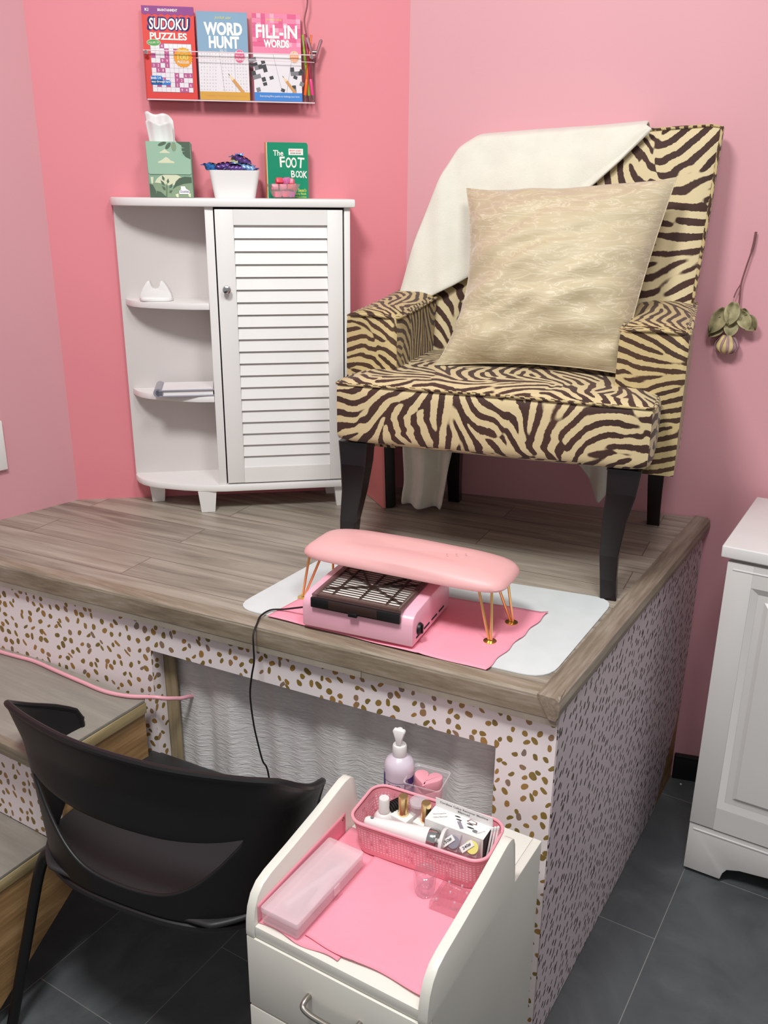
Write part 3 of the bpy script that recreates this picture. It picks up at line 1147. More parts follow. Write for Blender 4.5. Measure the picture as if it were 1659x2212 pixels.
m_bsky = plain('sky_band', '#3f86cf', .45, Specular_IOR_Level=.15)
m_orbadge = plain('orange_badge', '#e8924e', .45)
m_pen_w = plain('pencil_ochre', '#c98f3c', .5)
m_pencil_tip = plain('pencil_point', '#e8cfa2', .5)
m_lilcell = plain('off_white_cell', '#e6e4e6', .55, var=.01, Specular_IOR_Level=.15)
m_softink = plain('soft_ink', '#8d8d92', .6)
m_lemon = plain('lemon_print', '#cfc64a', .5)


def book(name, label, x, w, h, cover, tilt):
    b = thing(name, label, 'book', wallp(x, -.043, 1.6865), WA, rx=-tilt)
    g = G()
    g.box((.0015, .001, .001), (w - .001, .0075, h - .001), m_paper)
    g.build('pages', b)
    g = G()
    g.box((0, 0, 0), (w, .0008, h), cover)
    g.box((0, .0078, 0), (w, .0086, h), cover)
    g.box((-.0004, 0, 0), (0, .0086, h), cover)
    return b, g


def pencil(g, x0, z0, x1, z1, r, y):
    d = Vector((x1 - x0, z1 - z0)).normalized()
    n = Vector((-d.y, d.x)) * r
    p0, p1 = Vector((x0, z0)), Vector((x1, z1))
    t = p0 + d * r * 5
    g.flat([tuple(p0), tuple(t - n), tuple(t + n)], y, m_pencil_tip)
    g.flat([tuple(p0), tuple(p0 + d * r * 1.6 - n * .3), tuple(p0 + d * r * 1.6 + n * .3)], y - .0002, m_ink)
    g.flat([tuple(t - n), tuple(p1 - n), tuple(p1 + n), tuple(t + n)], y, m_pen_w)


TL = .11
w, h = .1105, .186
B1, g = book('puzzle_book', 'red number puzzle book at the left end of the acrylic rack', .0005, w, h, m_bred, TL)
y = -.0004
g.rect(0, h * .915, w, h, y, m_bpur)
for i in range(8):
    xx = w * (i + .5) / 8
    g.flat([(xx - .006, h * .9155), (xx, h * .9), (xx + .006, h * .9155)], y, m_bpur)
g.text('KI', .011, h * .942, .006, m_offw, y - .0003, .0075, bold=.015)
g.text('BRAINTAINMENT', .055, h * .944, .0052, m_offw, y - .0003, .042, bold=.02)
for dx, dz in ((-.0012, 0), (.0012, 0), (0, .0012), (0, -.0012)):
    g.text('SUDOKU', .056 + dx, h * .745 + dz - .001, .027, m_bviol, y - .0002, .091, bold=.045, shear=.12)
g.text('SUDOKU', .056, h * .748, .023, m_offw, y - .0005, .084, bold=.02, shear=.12)
g.text('PUZZLES', .054, h * .64, .0145, m_offw, y - .0003, .079, bold=.03)
gx0, gz0, gx1, gz1 = .0145, h * .075, .1015, h * .60
g.rect(gx0 - .0004, gz0 - .0004, gx1 + .0004, gz1 + .0004, y - .0002, m_greyink)
cw, chh = (gx1 - gx0) / 9, (gz1 - gz0) / 10
fill = {(2, 0): '4', (3, 1): '4', (5, 1): '', (0, 2): '', (3, 2): '1', (2, 3): '9', (3, 3): '9', (0, 4): '3', (1, 4): '2', (3, 4): '1', (1, 5): '5', (2, 5): '8',
        (5, 6): '4', (7, 6): '6', (8, 6): '5', (2, 7): '5', (5, 7): '7', (6, 7): '2', (1, 8): '', (3, 8): '', (5, 8): '2', (8, 8): '6', (6, 9): '9', (7, 9): '4'}
for r_ in range(10):
    for c_ in range(9):
        v = fill.get((c_, r_))
        a, b_ = gx0 + c_ * cw, gz1 - (r_ + 1) * chh
        g.rect(a + .0002, b_ + .0002, a + cw - .0002, b_ + chh - .0002, y - .0004, m_mag if v is not None else m_lilcell)
        if v:
            g.text(v, a + cw / 2, b_ + chh * .22, chh * .55, m_offw, y - .0006)
g.ell(.022, h * .607, .0148, .007, y - .0008, m_tcr)
g.ell(.022, h * .607, .0138, .006, y - .001, m_bgreen)
g.text('VOLUME 120', .022, h * .607 - .002, .004, m_tcr, y - .0013, .0225, bold=.02, rot=.06)
st = [((.019 if i % 2 else .0208) * math.cos(R(i * 9)), (.019 if i % 2 else .0208) * math.sin(R(i * 9))) for i in range(40)]
g.flat([(.083 + a, h * .455 + b_) for a, b_ in st], y - .001, m_orng)
g.text('OVER', .083, h * .505, .007, m_yel, y - .0013, .021, bold=.02)
g.text('100', .0825, h * .43, .0115, m_lemon, y - .0013, .024, bold=.03)
g.text('PUZZLES', .083, h * .39, .0055, m_offw, y - .0013, .024, bold=.02)
g.prism(rrect(.011, h * .15, .054, h * .205, .004), y - .0008, y - .0007, m_bblue, 'y')
g.prism(rrect(.011, h * .15, .036, h * .25, .004), y - .0008, y - .0007, m_bblue, 'y')
g.text('levels 1-4', .022, h * .212, .006, m_offw, y - .0012, .021, bold=.015)
g.text('easy through hard', .0325, h * .168, .006, m_offw, y - .0012, .04, bold=.015)
g.build('cover', B1)

w, h = .109, .179
B2, g = book('puzzle_book', 'slate blue word search book in the middle of the rack', .1165, w, h, m_bslate, TL)
g.text('pocket size', .056, h * .91, .008, m_lemon, y, .034, shear=.15)
g.text('WORD', .056, h * .735, .0265, m_offw, y, .083, bold=.045)
g.text('HUNT', .057, h * .588, .0250, m_offw, y - .0002, .066, bold=.045)
g.text('VOL. 72', .054, h * .553, .0045, m_offw, y, .0145)
g.rect(0, h * .09, w, h * .545, y, m_lilcell)
lt = random.Random(3)
for (xa, xb) in ((.004, .044), (.049, .076), (.081, .107)):
    for r_ in range(12):
        for k in range(int((xb - xa) / .0062)):
            g.text(lt.choice('ACEGHILMNORSTU'), xa + .003 + k * .0062 + (11 - r_) * (-.0003 if xa < .04 else 0), h * .11 + r_ * .0066, .0026, m_softink, y - .0002)
for a, b_ in ((.045, .054), (.078, .078)):
    g.flat([(b_, h * .09), (b_ + .0006, h * .09), (a + .0006, h * .545), (a, h * .545)], y - .0002, m_softink)
g.ell(.0895, h * .505, .0115, .0135, y - .0006, m_bpk3)
g.ell(.0895, h * .505, .0105, .0125, y - .0008, m_bpk2)
for s_, zz in (('Puzzles', .535), ('filled with', .495), ('FUN!', .455)):
    g.text(s_, .0895, h * zz, .0048, m_offw, y - .0011, .0165)
pencil(g, .0625, h * .31, .095, h * .09, .0035, y - .0008)
g.rect(0, 0, w, h * .095, y - .001, m_bgold)
g.text('A collection of word searches for everyone', .056, h * .035, .005, m_pen_w, y - .0013, .09)
g.build('cover', B2)

w, h = .106, .179
B3, g = book('puzzle_book', 'pink fill-in word book at the right of the rack', .236, w, h, m_bpk, TL)
bl = random.Random(11)
for c_ in range(11):
    for r_ in range(7):
        if bl.random() < .62:
            g.rect(c_ * w / 11 + .0002, h - (r_ + 1) * .0095, (c_ + 1) * w / 11 - .0002, h - r_ * .0095 - .0003, y, m_bpk2 if bl.random() < .7 else m_bpk3)
g.text('pocket size', .048, h * .91, .007, m_lemon, y - .0003, .034, shear=.15)
g.text('FILL-IN', .053, h * .72, .0275, m_offw, y - .0004, .091, bold=.03)
g.text('WORDS', .052, h * .615, .0165, m_offw, y - .0004, .056, bold=.045)
g.text('VOL. 6', .05, h * .575, .0042, m_bpk3, y - .0004, .012)
g.rect(0, h * .09, w, h * .545, y - .0003, m_lilcell)
for p0, an in (((.006, .10), 15), ((.058, .12), -20), ((.085, .10), 5)):
    M = Matrix.Translation((p0[0], 0, h * p0[1])) @ Matrix.Rotation(-R(an), 4, 'Y')
    for c_ in range(5 if p0[0] < .07 else 3):
        for r_ in range(8):
            k = bl.random()
            if k < .3:
                g.rect(c_ * .0088, r_ * .0088, (c_ + 1) * .0088, (r_ + 1) * .0088 - (.002 if k < .1 else 0), y - .0006, m_ink if k < .18 else m_greyink, M)
for a in (.05, .079):
    g.flat([(a + .012, h * .09), (a + .0126, h * .09), (a - .006, h * .54), (a - .0066, h * .54)] if a < .07 else [(a - .008, h * .09), (a - .0074, h * .09), (a + .008, h * .54), (a + .0074, h * .54)], y - .0008, m_softink)
g.ell(.0905, h * .515, .0105, .0125, y - .0008, m_tcr)
g.ell(.0905, h * .515, .0096, .0115, y - .001, m_orbadge)
for s_, zz in (('FUN', .545), ('grids for', .51), ('all ages', .475)):
    g.text(s_, .0905, h * zz, .0042, m_offw, y - .0013, .014)
pencil(g, .0625, h * .30, .092, h * .09, .003, y - .001)
g.rect(.0, 0, w, h * .10, y - .0012, m_bsky)
g.text('Entertaining fill-in puzzles to challenge your brain', .056, h * .04, .005, m_offw, y - .0015, .088)
g.build('cover', B3)
# pens in the rack
m_pg = plain('lime_pen', '#93b836', .3)
m_po = plain('orange_pen', '#f06c1c', .3)
m_pp = plain('hot_pink_pen', '#e8418a', .3)
m_pc = plain('wine_pen', '#9c2346', .3)


def pen(x, dx, body, grip, label, y=-.03):
    t = thing('pen', label, 'pen', wallp(x, y, 1.6875), WA, ry=math.atan2(dx, .12), group='pens in the acrylic rack')
    g = G()
    g.lathe([(.0006, 0), (.0018, .006), (.0032, .014)], m_nickel, 12)
    g.build('tip', t)
    g = G()
    g.lathe([(.0034, .014), (.0039, .02), (.0039, .045), (.0034, .047)], grip, 12)
    g.build('grip', t)
    g = G()
    g.lathe([(.0031, .047), (.0033, .095), (.0034, .108), (.0022, .110), (.0022, .138), (0, .117)], body, 12)
    g.build('barrel', t)
    g = G()
    g.box((-.001, -.006, .078), (.001, -.0035, .106), body, .0006)
    g.build('clip', t)


pen(.3475, .016, m_po, m_po, 'orange pen leaning right in the acrylic rack')
pen(.3605, -.012, m_pg, m_pg, 'lime green pen leaning left behind the orange pen', -.022)
pen(.3675, -.014, m_pc, m_pp, 'hot pink pen by the right end of the rack', -.036)
# clip lamp
LP = thing('clip_lamp', 'dusky clip-on lamp with thin gooseneck clamped to rack end', 'lamp', wallp(.3715, -.03, 1.776), WA)
m_clip = plain('dusky_clip', '#8e5560', .4)
g = G()
g.prism([(-.016, .044), (-.019, .04), (-.009, .010), (-.0042, -.006), (-.0012, -.007), (-.004, .012), (-.011, .042)], -.008, .008, m_clip, 'y', bev=.0012)
g.prism([(.016, .040), (.019, .036), (.010, .014), (.0042, -.007), (.0012, -.007), (.004, .012), (.012, .038)], -.008, .008, m_clip, 'y', bev=.0012)
g.tube([(-.006, 0, .014), (.006, 0, .014)], .004, m_nickel, 12)
g.build('clip', LP)
g = G()
g.tube(spline([(-.015, 0, .04), (-.019, 0, .06), (-.02, .002, .08), (-.014, 0, .105), (-.014, -.003, .125), (-.022, -.02, .17), (-.05, -.045, .20), (-.075, -.06, .205)], 8), .0017, m_clip, 8)
g.build('gooseneck', LP)
g = G()
g.lathe([(0, .0), (.016, .003), (.02, .016), (.02, .03), (.0, .032)], m_clip, 20, M=Matrix.Translation((-.09, -.063, .195)))
g.build('lamp_head', LP)

# dried rose taped to the right wall
RS = thing('dried_rose', 'dried rose hanging upside down on the right wall', 'dried flower', (-.405, 2.194, 1.2), R(14.8))
m_dl = plain('dried_leaf', '#8d8360', .85, var=.3, vscale=60)
m_dl2 = plain('dried_leaf_pale', '#a59d78', .85, var=.25, vscale=60)
m_stem = plain('dried_stem', '#7b4f50', .8, var=.2, vscale=50)
m_pet = plain('dried_petal', '#a8868a', .85, var=.3, vscale=50)
m_pet2 = plain('dried_petal_yellow', '#cdb882', .85, var=.2, vscale=50)
g = G()
g.tube(spline([(.018, -.008, .222), (.016, -.010, .19), (.008, -.012, .15), (.002, -.012, .112), (.003, -.012, .08), (.003, -.013, .05), (-.004, -.014, .0)], 6), [.0028] * 8 + [.0019] * 29, m_stem, 7)
g.tube(spline([(.002, -.012, .112), (-.006, -.012, .095), (-.010, -.013, .08)], 5), .0013, m_stem, 6)
g.build('stem', RS)
for x, z, a, l, w, m in ((-.026, .058, 245, .062, .036, m_dl), (-.008, .072, 262, .052, .034, m_dl2), (-.028, .035, 240, .05, .036, m_dl), (.006, .052, 300, .045, .030, m_dl2), (-.008, .036, 268, .042, .032, m_dl2), (.014, .042, 315, .042, .034, m_dl), (.010, .058, 285, .036, .026, m_dl)):
    g = G()
    M = Matrix.Translation((x, -.022 - rnd.random() * .012, z)) @ Matrix.Rotation(-R(a), 4, 'Y')
    g.grid(lambda u, t: (u * l, .006 * math.cos((t - .5) * 5) + .004 * math.sin(u * 7), (t - .5) * w * math.sin(math.pi * min(1, .12 + u * .88)) ** .8), 10, 8, m, M)
    g.build('leaf', RS, solid=.0005)
for i in range(7):
    g = G()
    a = i * 51
    M = Matrix.Translation((-.012, -.022, .0)) @ Matrix.Rotation(R(a), 4, 'Z') @ Matrix.Rotation(R(12), 4, 'Y')
    g.grid(lambda u, t: ((.008 + .019 * math.sin(u * 2.5)), (t - .5) * .036 * math.sin(.5 + u * 2.2), -u * .040), 8, 8, m_pet2 if i == 5 else m_pet, M)
    g.build('petal', RS, solid=.0006)

# ------------------------------------------------------------------ armchair
CA = 12
AC = thing('armchair', 'zebra-striped armchair with dark legs on the platform', 'armchair', (-.731, 1.557, .75), R(CA))


def chw(u, v, z):
    c, s = math.cos(R(CA)), math.sin(R(CA))
    return Vector((-.731 + u * c - v * s, 1.557 + u * s + v * c, .75 + z))


def cushion(g, lo, hi, mat, r, bulge, n=10):
    """upholstered block: rounded box with softly swollen faces"""
    bm = bmesh.new()
    bmesh.ops.create_cube(bm, size=1)
    bmesh.ops.subdivide_edges(bm, edges=bm.edges[:], cuts=n, use_grid_fill=True)
    lo, hi = Vector(lo), Vector(hi)
    c, hs = (lo + hi) / 2, (hi - lo) / 2
    for v in bm.verts:
        q = v.co * 2
        p = Vector([q[i] * hs[i] for i in range(3)])
        inner = Vector([max(-hs[i] + r, min(hs[i] - r, p[i])) for i in range(3)])
        d = p - inner
        if d.length > 1e-9:
            d = d.normalized() * r
            p = inner + d
        for i in range(3):
            a, b = (i + 1) % 3, (i + 2) % 3
            if abs(q[i]) > .999:
                p[i] += math.copysign(bulge[i] * (1 - q[a] ** 2) * (1 - q[b] ** 2), q[i])
        v.co = c + p
    return g.bmadd(bm, mat, None, True)


g = G()
cushion(g, (-.292, -.042, .268), (.327, .43, .398), m_zeb, .022, (.004, .006, .012), 14)
g.build('seat', AC, uv=True, sharp=60)
g = G()
g.tube(spline([(-.288, .06, .389), (-.288, -.02, .389), (-.276, -.036, .389), (-.2, -.0425, .391), (.02, -.0445, .393), (.22, -.0425, .391), (.311, -.036, .389), (.323, -.02, .389), (.323, .06, .389)], 8), .0028, m_zebarm, 8)
g.build('seat_welt', AC, uv=True)
for sgn in (-1, 1):
    xi, xo = (-.200, -.310) if sgn < 0 else (.240, .366)
    g = G()
    rings = []
    for v, dz, dx in ((.075, .0, 0), (.08, .0, 0), (.16, .002, .001), (.26, .006, .002), (.36, .014, .003), (.455, .02, .002)):
        k = .93 if v < .078 else 1
        cx, hw = (xi + xo) / 2, abs(xo - xi) / 2 * k
        zt = .515 + dz
        out = []
        for a, z in ((-1, .235), (-1, .30), (-1, .40), (-1, .48), (-.97, zt - .012), (-.86, zt - .003), (-.4, zt + .003), (.4, zt + .003), (.86, zt - .003), (.97, zt - .012), (1, .48), (1, .40), (1, .30), (1, .235)):
            out.append((cx + a * hw + sgn * dx, v - .006 * (1 - abs(a)) * (v < .1) + (0 if v > .078 else .004), z))
        rings.append(out)
    g.loft(rings, m_zebarm)
    ar = g.build('armrest', AC, uv=True, sharp=50)
    g = G()
    lp = [(xi + sgn * .002, .44, .525), (xi + sgn * .002, .26, .512), (xi + sgn * .001, .12, .507), (xi + sgn * .006, .082, .507), ((xi + xo) / 2, .073, .512), (xo - sgn * .006, .082, .507), (xo - sgn * .001, .12, .507), (xo, .3, .515), (xo, .44, .524)]
    g.tube(spline(lp, 6), .0032, m_zebarm, 8)
    g.build('arm_welt', ar, uv=True)
# backrest
LE = [(.24, -.325), (.38, -.312), (.5, -.285), (.66, -.236), (.78, -.196), (.84, -.170), (.856, -.155)]
RE = [(.2, .345), (.5, .356), (.7, .367), (.89, .374)]


def bv(z, u=0):
    return .335 + .115 * max(0, (z - .3)) / .58 + .012 * ((u - .05) / .33) ** 2 * -1 + .006


def backgrid(front):
    def fn(s, t):
        u0 = s
        zt = interp([(0, .842), (.06, .853), (.2, .857), (.6, .871), (.97, .882), (1, .879)], u0)
        z = lerp(.24, zt, t)
        ul, ur = interp(LE, z), interp(RE, z)
        u = lerp(ul, ur, u0)
        e = min(1, min(u0, 1 - u0) / .05, (1 - t) / .04)
        e = math.sqrt(max(0, 1 - (1 - e) ** 2))
        vf = bv(z, u)
        th = .082
        return (u, vf + th / 2 + (-1 if front else 1) * (th / 2 - .012 * (1 - e)), z)
    return fn


g = G()
ff, fb = backgrid(True), backgrid(False)
g.grid(ff, 30, 30, m_zebback)
g.grid(lambda s, t: fb(1 - s, t), 30, 30, m_zebback)
g.grid(lambda s, t: [ff, fb][0](1, t) if s == 0 else (fb(1, t) if s == 1 else tuple(lerp(a, b, s) + (.004 if i == 0 else 0) for i, (a, b) in enumerate(zip(ff(1, t), fb(1, t))))), 4, 30, m_zebback)
g.grid(lambda s, t: tuple(lerp(a, b, 1 - s) for a, b in zip(ff(0, t), fb(0, t))), 4, 30, m_zebback)
g.grid(lambda s, t: tuple(lerp(a, b, t) + (.004 * math.sin(math.pi * t) if i == 2 else 0) for i, (a, b) in enumerate(zip(ff(s, 1), fb(s, 1)))), 30, 4, m_zebback)
bk = g.build('backrest', AC, uv=True, sharp=70)
g = G()
g.tube([Vector(ff(1, t / 20)) + Vector((.0, -.002, 0)) for t in range(5, 21)] + [Vector(ff(1 - s / 24, 1)) + Vector((0, -.002, .001)) for s in range(1, 25)], .0034, m_zebarm, 8)
g.build('back_welt', bk, uv=True)


def leg(pts, sz, name='leg'):
    g = G()
    g.loft([[(x + a * s * kx, y + b * s, z) for a, b in ((-1, -.9), (-.9, -1), (.9, -1), (1, -.9), (1, .9), (.9, 1), (-.9, 1), (-1, .9))] for (x, y, z), (s, kx) in zip(pts, sz)], m_leg, smooth=False)
    g.build(name, AC)


z4 = [.268, .22, .16, .09, .04, .0]
w4 = [(.027, 1.15), (.026, 1.05), (.022, 1), (.0175, 1), (.0155, 1), (.0155, 1)]
leg([(.281, .004, z4[0]), (.279, .001, z4[1]), (.271, .003, z4[2]), (.267, .006, z4[3]), (.270, .004, z4[4]), (.274, .0, z4[5])], w4)
leg([(-.258, .004, z4[0]), (-.257, .001, z4[1]), (-.262, .003, z4[2]), (-.274, .006, z4[3]), (-.276, .004, z4[4]), (-.276, .0, z4[5])], w4)
wb = [(.021, 1), (.02, 1), (.019, 1), (.0165, 1), (.015, 1), (.0145, 1)]
leg([(.318 + .002 * i, .418 + .010 * i, z) for i, z in enumerate(z4)], wb)
leg([(-.165, .418 + .009 * i, z) for i, z in enumerate(z4)], wb)

# throw blanket
g = G()
UP = [(0, (-.298, .482)), (.12, (-.262, .64)), (.26, (-.214, .78)), (.38, (-.178, .838)), (.46, (-.14, .861)), (.62, (-.02, .869)), (.82, (.12, .876)), (1, (.224, .884))]
LO = [(0, (-.286, .478)), (.16, (-.225, .515)), (.32, (-.165, .545)), (.5, (-.07, .60)), (.66, (.03, .68)), (.8, (.105, .745)), (.92, (.175, .81)), (1, (.236, .877))]


def i2(tab, x):
    return Vector((interp([(a, p[0]) for a, p in tab], x), interp([(a, p[1]) for a, p in tab], x)))


NS = 60


def blk(s, t):
    """t 0..0.45 front flap from hem up to the back's edge, 0.45..0.6 over the edge, 0.6..1 down behind"""
    a, b = i2(LO, s), i2(UP, s)
    fold = .004 * math.sin(s * 17 + 2 * t) + .003 * math.sin(s * 41)
    if t <= .45:
        k = t / .45
        p = a.lerp(b, k ** .85)
        v = bv(p.y, p.x) - .012 - .006 * (1 - k) + fold * (1 - .3 * k) - .010 * math.sin(math.pi * min(1, (1 - k) * 1.0)) * .6
        hem = .006 * max(0, 1 - k * 9)
        return (p.x, v - hem, p.y)
    if t <= .6:
        k = (t - .45) / .15
        vf, vb = bv(b.y, b.x) - .012, bv(b.y, b.x) + .094
        return (b.x, lerp(vf, vb, k), b.y + .009 * math.sin(math.pi * k))
    k = (t - .6) / .4
    ztip = interp([(-.30, .012), (-.165, .012), (-.135, .26), (.10, .20), (.19, .04), (.23, .10)], lerp(-.28, .215, s))
    x = lerp(b.x, lerp(-.275, .215, s), min(1, k * 1.5)) + .006 * math.sin(k * 9 + s * 5) * k
    z = lerp(b.y, ztip, k)
    vb = bv(max(z, .3), x) + .094 + fold * .6
    if z < .26:
        vb = lerp(vb, .355 + .02 * math.sin(s * 44) + (.1 if s > .5 else 0), min(1, (.26 - z) / .10))
        if z < .05:
            vb -= .012
    return (x, min(vb, .548 - .04 * max(0, .2 - abs(s - .9))), z)


g.grid(blk, NS, 70, m_fleece)
tag(g.build('throw_blanket', loc=tuple(chw(-.05, .4, .85)), rotz=R(CA), world=False, solid=.007, sub=1), 'cream fleece blanket draped over the armchair back', 'blanket')
bo = bpy.data.objects['throw_blanket']
for v in bo.data.vertices:
    v.co = v.co - Vector((-.05, .4, .85))

# pillow
PW = thing('cushion', 'square cream crushed-velvet cushion leaning on the armchair back', 'cushion', tuple(chw(.03, .2, .402)), R(CA))
CN = [Vector((-.130, .13, .408)), Vector((.243, .148, .414)), Vector((.300, .335, .780)), Vector((-.136, .352, .756))]
nrm = (CN[1] - CN[0]).cross(CN[3] - CN[0]).normalized()
nrm = nrm if nrm.y < 0 else -nrm


def pil(side):
    def fn(a, b):
        s, t = 2 * a - 1, 2 * b - 1
        pin = (.15 if s < 0 else .03) * (1.25 - .35 * t)
        s2, t2 = s * (1 - pin * (1 - t * t)), t * (1 - .10 * (1 - s * s))
        q, r = (s2 + 1) / 2, (t2 + 1) / 2
        p = CN[0].lerp(CN[1], q).lerp(CN[3].lerp(CN[2], q), r)
        th = .105 * (max(0, 1 - s * s) * max(0, 1 - t * t)) ** .55
        wr = noise.noise(Vector((a * 2.5 + b, b * 9 - a * 3, 3))) * .016 + noise.noise(Vector((a * 5 + b * 3, b * 15 - a * 4, 9))) * .011 * (1.3 - b)
        th += wr * min(1, th / .03)
        p = p + nrm * th * side + Vector((0, 0, -.008 * (1 - s * s) * (b < .5) * (1 - 2 * b)))
        if p.z < .402:
            p.z = .402 + .0
        return tuple(p - Vector((.03, .2, .402)))
    return fn


g = G()
g.grid(pil(1), 44, 44, m_velvet)
g.grid(lambda a, b: pil(-.55)(1 - a, b), 44, 44, m_velvet)
g.build('cover', PW, sharp=80)
g = G()
f0 = pil(0)
seam = [f0(i / 30, 0) for i in range(30)] + [f0(1, i / 30) for i in range(30)] + [f0(1 - i / 30, 1) for i in range(30)] + [f0(0, 1 - i / 30) for i in range(30)]
g.tube(seam, .0012, m_velvet, 6, closed=True)
g.build('seam', PW)

# slab leaning under the chair
p0 = chw(-.315, .335, 0)
LB = thing('padded_board', 'pink board with thick black edge leaning behind the armchair leg', 'board', tuple(p0 + Vector((0, 0, .001))), R(CA - 49), rx=0)
m_pinkboard = plain('coral_board', '#d8807c', .6)
g = G()
sh = -.09
g.add([(0, 0, 0), (-.15, 0, 0), (-.15, 0, .33), (0, 0, .33), (0, .006, 0), (-.15, .006, 0), (-.15, .006, .33), (0, .006, .33)],
      [[0, 3, 2, 1], [4, 5, 6, 7], [0, 4, 7, 3], [0, 1, 5, 4], [2, 3, 7, 6], [1, 2, 6, 5]], m_pinkboard)
for i, v in enumerate(g.v):
    v.x += sh * v.z * 1.1
g.build('face', LB)
g = G()
g.box((-.15, .0065, 0), (.004, .034, .33), m_black, .006)
for v in g.v:
    v.x += sh * v.z * 1.1
g.build('edge', LB)

# ------------------------------------------------------------------ desk mat, paper, dust collector, rest
mt = G()
q = [Vector((-1.052, 1.180, 0)), Vector((-.443, 1.246, 0)), Vector((-.447, 1.607, 0)), Vector((-1.05, 1.492, 0))]


def roundquad(q, r, n=6):
    out = []
    for i in range(4):
        a, b, c = q[i - 1], q[i], q[(i + 1) % 4]
        d1, d2 = (a - b).normalized(), (c - b).normalized()
        p, s = b + d1 * r, b + d2 * r
        for k in range(n + 1):
            t = k / n
            out.append(p * (1 - t) ** 2 + b * 2 * t * (1 - t) + s * t * t)
    return out


mt.prism([tuple(p)[:2] for p in roundquad(q, .05)], .7500, .7518, m_mat, 'z')
MAT = tag(mt.build('desk_mat', loc=(-.75, 1.38, .75), world=True), 'milky white silicone mat on the platform deck front corner', 'mat')
tw = G()


def twf(a, b):
    q0 = Vector((-.972, 1.182, 0)).lerp(Vector((-.541, 1.217, 0)), a)
    q1 = Vector((-.958, 1.388, 0)).lerp(Vector((-.534, 1.477, 0)), a)
    p = q0.lerp(q1, b)
    p.x += .002 * math.sin(b * 25) * (a > .98)
    p.z = .7532 + .0006 * math.sin(a * 21 + b * 3) + .0012 * math.exp(-((a - .72) / .01) ** 2) + (.003 * max(0, a - .97) / .03 * b) + .0009 * math.exp(-((b - .5) / .02) ** 2)
    return p


tw.grid(twf, 60, 24, m_pinkpaper)
tag(tw.build('paper_towel', loc=(-.75, 1.3, .753), world=True, solid=.0006, off=1), 'pink paper towel spread on the milky mat', 'paper towel')

DC = thing('dust_collector', 'pink box-shaped nail dust collector with smoked grille lid', 'dust collector', (-.888, 1.179, .7552), R(8.1))
g = G()
Wd, Dp, Hh = .214, .188, .064
prf = [(0, 0), (.0, .044), (.003, .054), (.009, .060), (.02, .0635), (.10, .0665), (.160, .066), (.176, .061), (.185, .05), (.188, .036), (.188, 0)]
prf = [(y_, max(z_, .004)) for y_, z_ in prf]
g.prism(prf, .0, Wd, m_pinkshell, 'x', bev=.0035)
g.build('housing', DC)
for i in range(4):
    g = G()
    g.box((Wd - .0006, .016 + i * .038, .014), (Wd + .0008, .043 + i * .038, .0175), m_darkgap, .0005)
    g.build('vent_slot', DC)
g = G()
g.lathe([(.011, 0), (.011, .002), (.0095, .005), (.0, .005)], m_blackpl, 24, M=Matrix.Translation((Wd + .0005, .028, .0285)) @ Matrix.Rotation(R(90), 4, 'Y'))
g.box((Wd + .005, .0265, .0205), (Wd + .0085, .0295, .0365), m_blackpl, .0008)
g.build('dial', DC)
LID = G()
Ml = RX(1.2, (0, .001, .0655))
lx0, lx1, ly0, ly1 = .021, .192, -.002, .156
LID.box((lx0, ly0, 0), (lx0 + .010, ly1, .005), m_brownlid, M=Ml)
LID.box((lx1 - .010, ly0, 0), (lx1, ly1, .005), m_brownlid, M=Ml)
LID.box((lx0 + .01, ly1 - .016, 0), (lx1 - .01, ly1, .005), m_brownlid, M=Ml)
LID.box((lx0 + .01, ly0, 0), (lx1 - .01, ly0 + .014, .005), m_brownlid, M=Ml)
lid = LID.build('lid', DC)
g = G()
for i in range(15):
    yy = ly0 + .014 + (i + .5) * (ly1 - ly0 - .03) / 15
    g.box((lx0 + .01, yy - .0009, .0022), (lx1 - .01, yy + .0009, .0030), m_brownbar, M=Ml)
for a, b in (((.055, .012), (.055, .138)), ((.107, .012), (.107, .138)), ((.158, .012), (.158, .138)), ((.055, .138), (.107, .06)), ((.107, .06), (.158, .138)), ((.032, .03), (.182, .11)), ((.032, .115), (.182, .025))):
    d = Vector((b[0] - a[0], b[1] - a[1], 0)).normalized()
    n = Vector((-d.y, d.x, 0)) * .0016
    P0, P1 = Vector((*a, 0)), Vector((*b, 0))
    g.add([Ml @ (p + Vector((0, 0, z))) for z in (.0015, .0045) for p in (P0 - n, P1 - n, P1 + n, P0 + n)], [[3, 2, 1, 0], [4, 5, 6, 7], [0, 1, 5, 4], [1, 2, 6, 5], [2, 3, 7, 6], [3, 0, 4, 7]], m_brownbar)
g.build('grille', lid)
g = G()
g.box((lx0, -.0075, .047), (lx1, -.0005, .0655), m_blackpl, .0012)
g.box((lx0 + .036, -.0085, .050), (lx1 - .042, -.0076, .0655), m_brownbar, .0004)
g.box((.096, -.0115, .0445), (.113, -.006, .052), m_blackpl, .001)
g.build('latch_bar', lid)
g = G()
g.box((lx0 + .008, .012, .0667), (lx1 - .008, .139, .0674), m_offw)
g.build('filter', DC)
g = G()
cpts = [(-.895, 1.213, .778), (-.905, 1.212, .777), (-.925, 1.212, .770), (-.956, 1.212, .759), (-.978, 1.2, .7565), (-.977, 1.170, .757), (-.966, 1.146, .755), (-.959, 1.126, .744), (-.955, 1.120, .72), (-.957, 1.122, .69), (-.966, 1.124, .656), (-.970, 1.122, .615), (-.965, 1.122, .558), (-.957, 1.122, .519), (-.947, 1.122, .482), (-.936, 1.125, .45), (-.93, 1.13, .3), (-.93, 1.122, .004)]
g.tube(spline(cpts, 8), .0018, m_black, 8)
g.tube([(-.882, 1.2145, .7785), (-.896, 1.213, .778)], .0034, m_black, 10)
g.build('power_cord', DC, world=True)

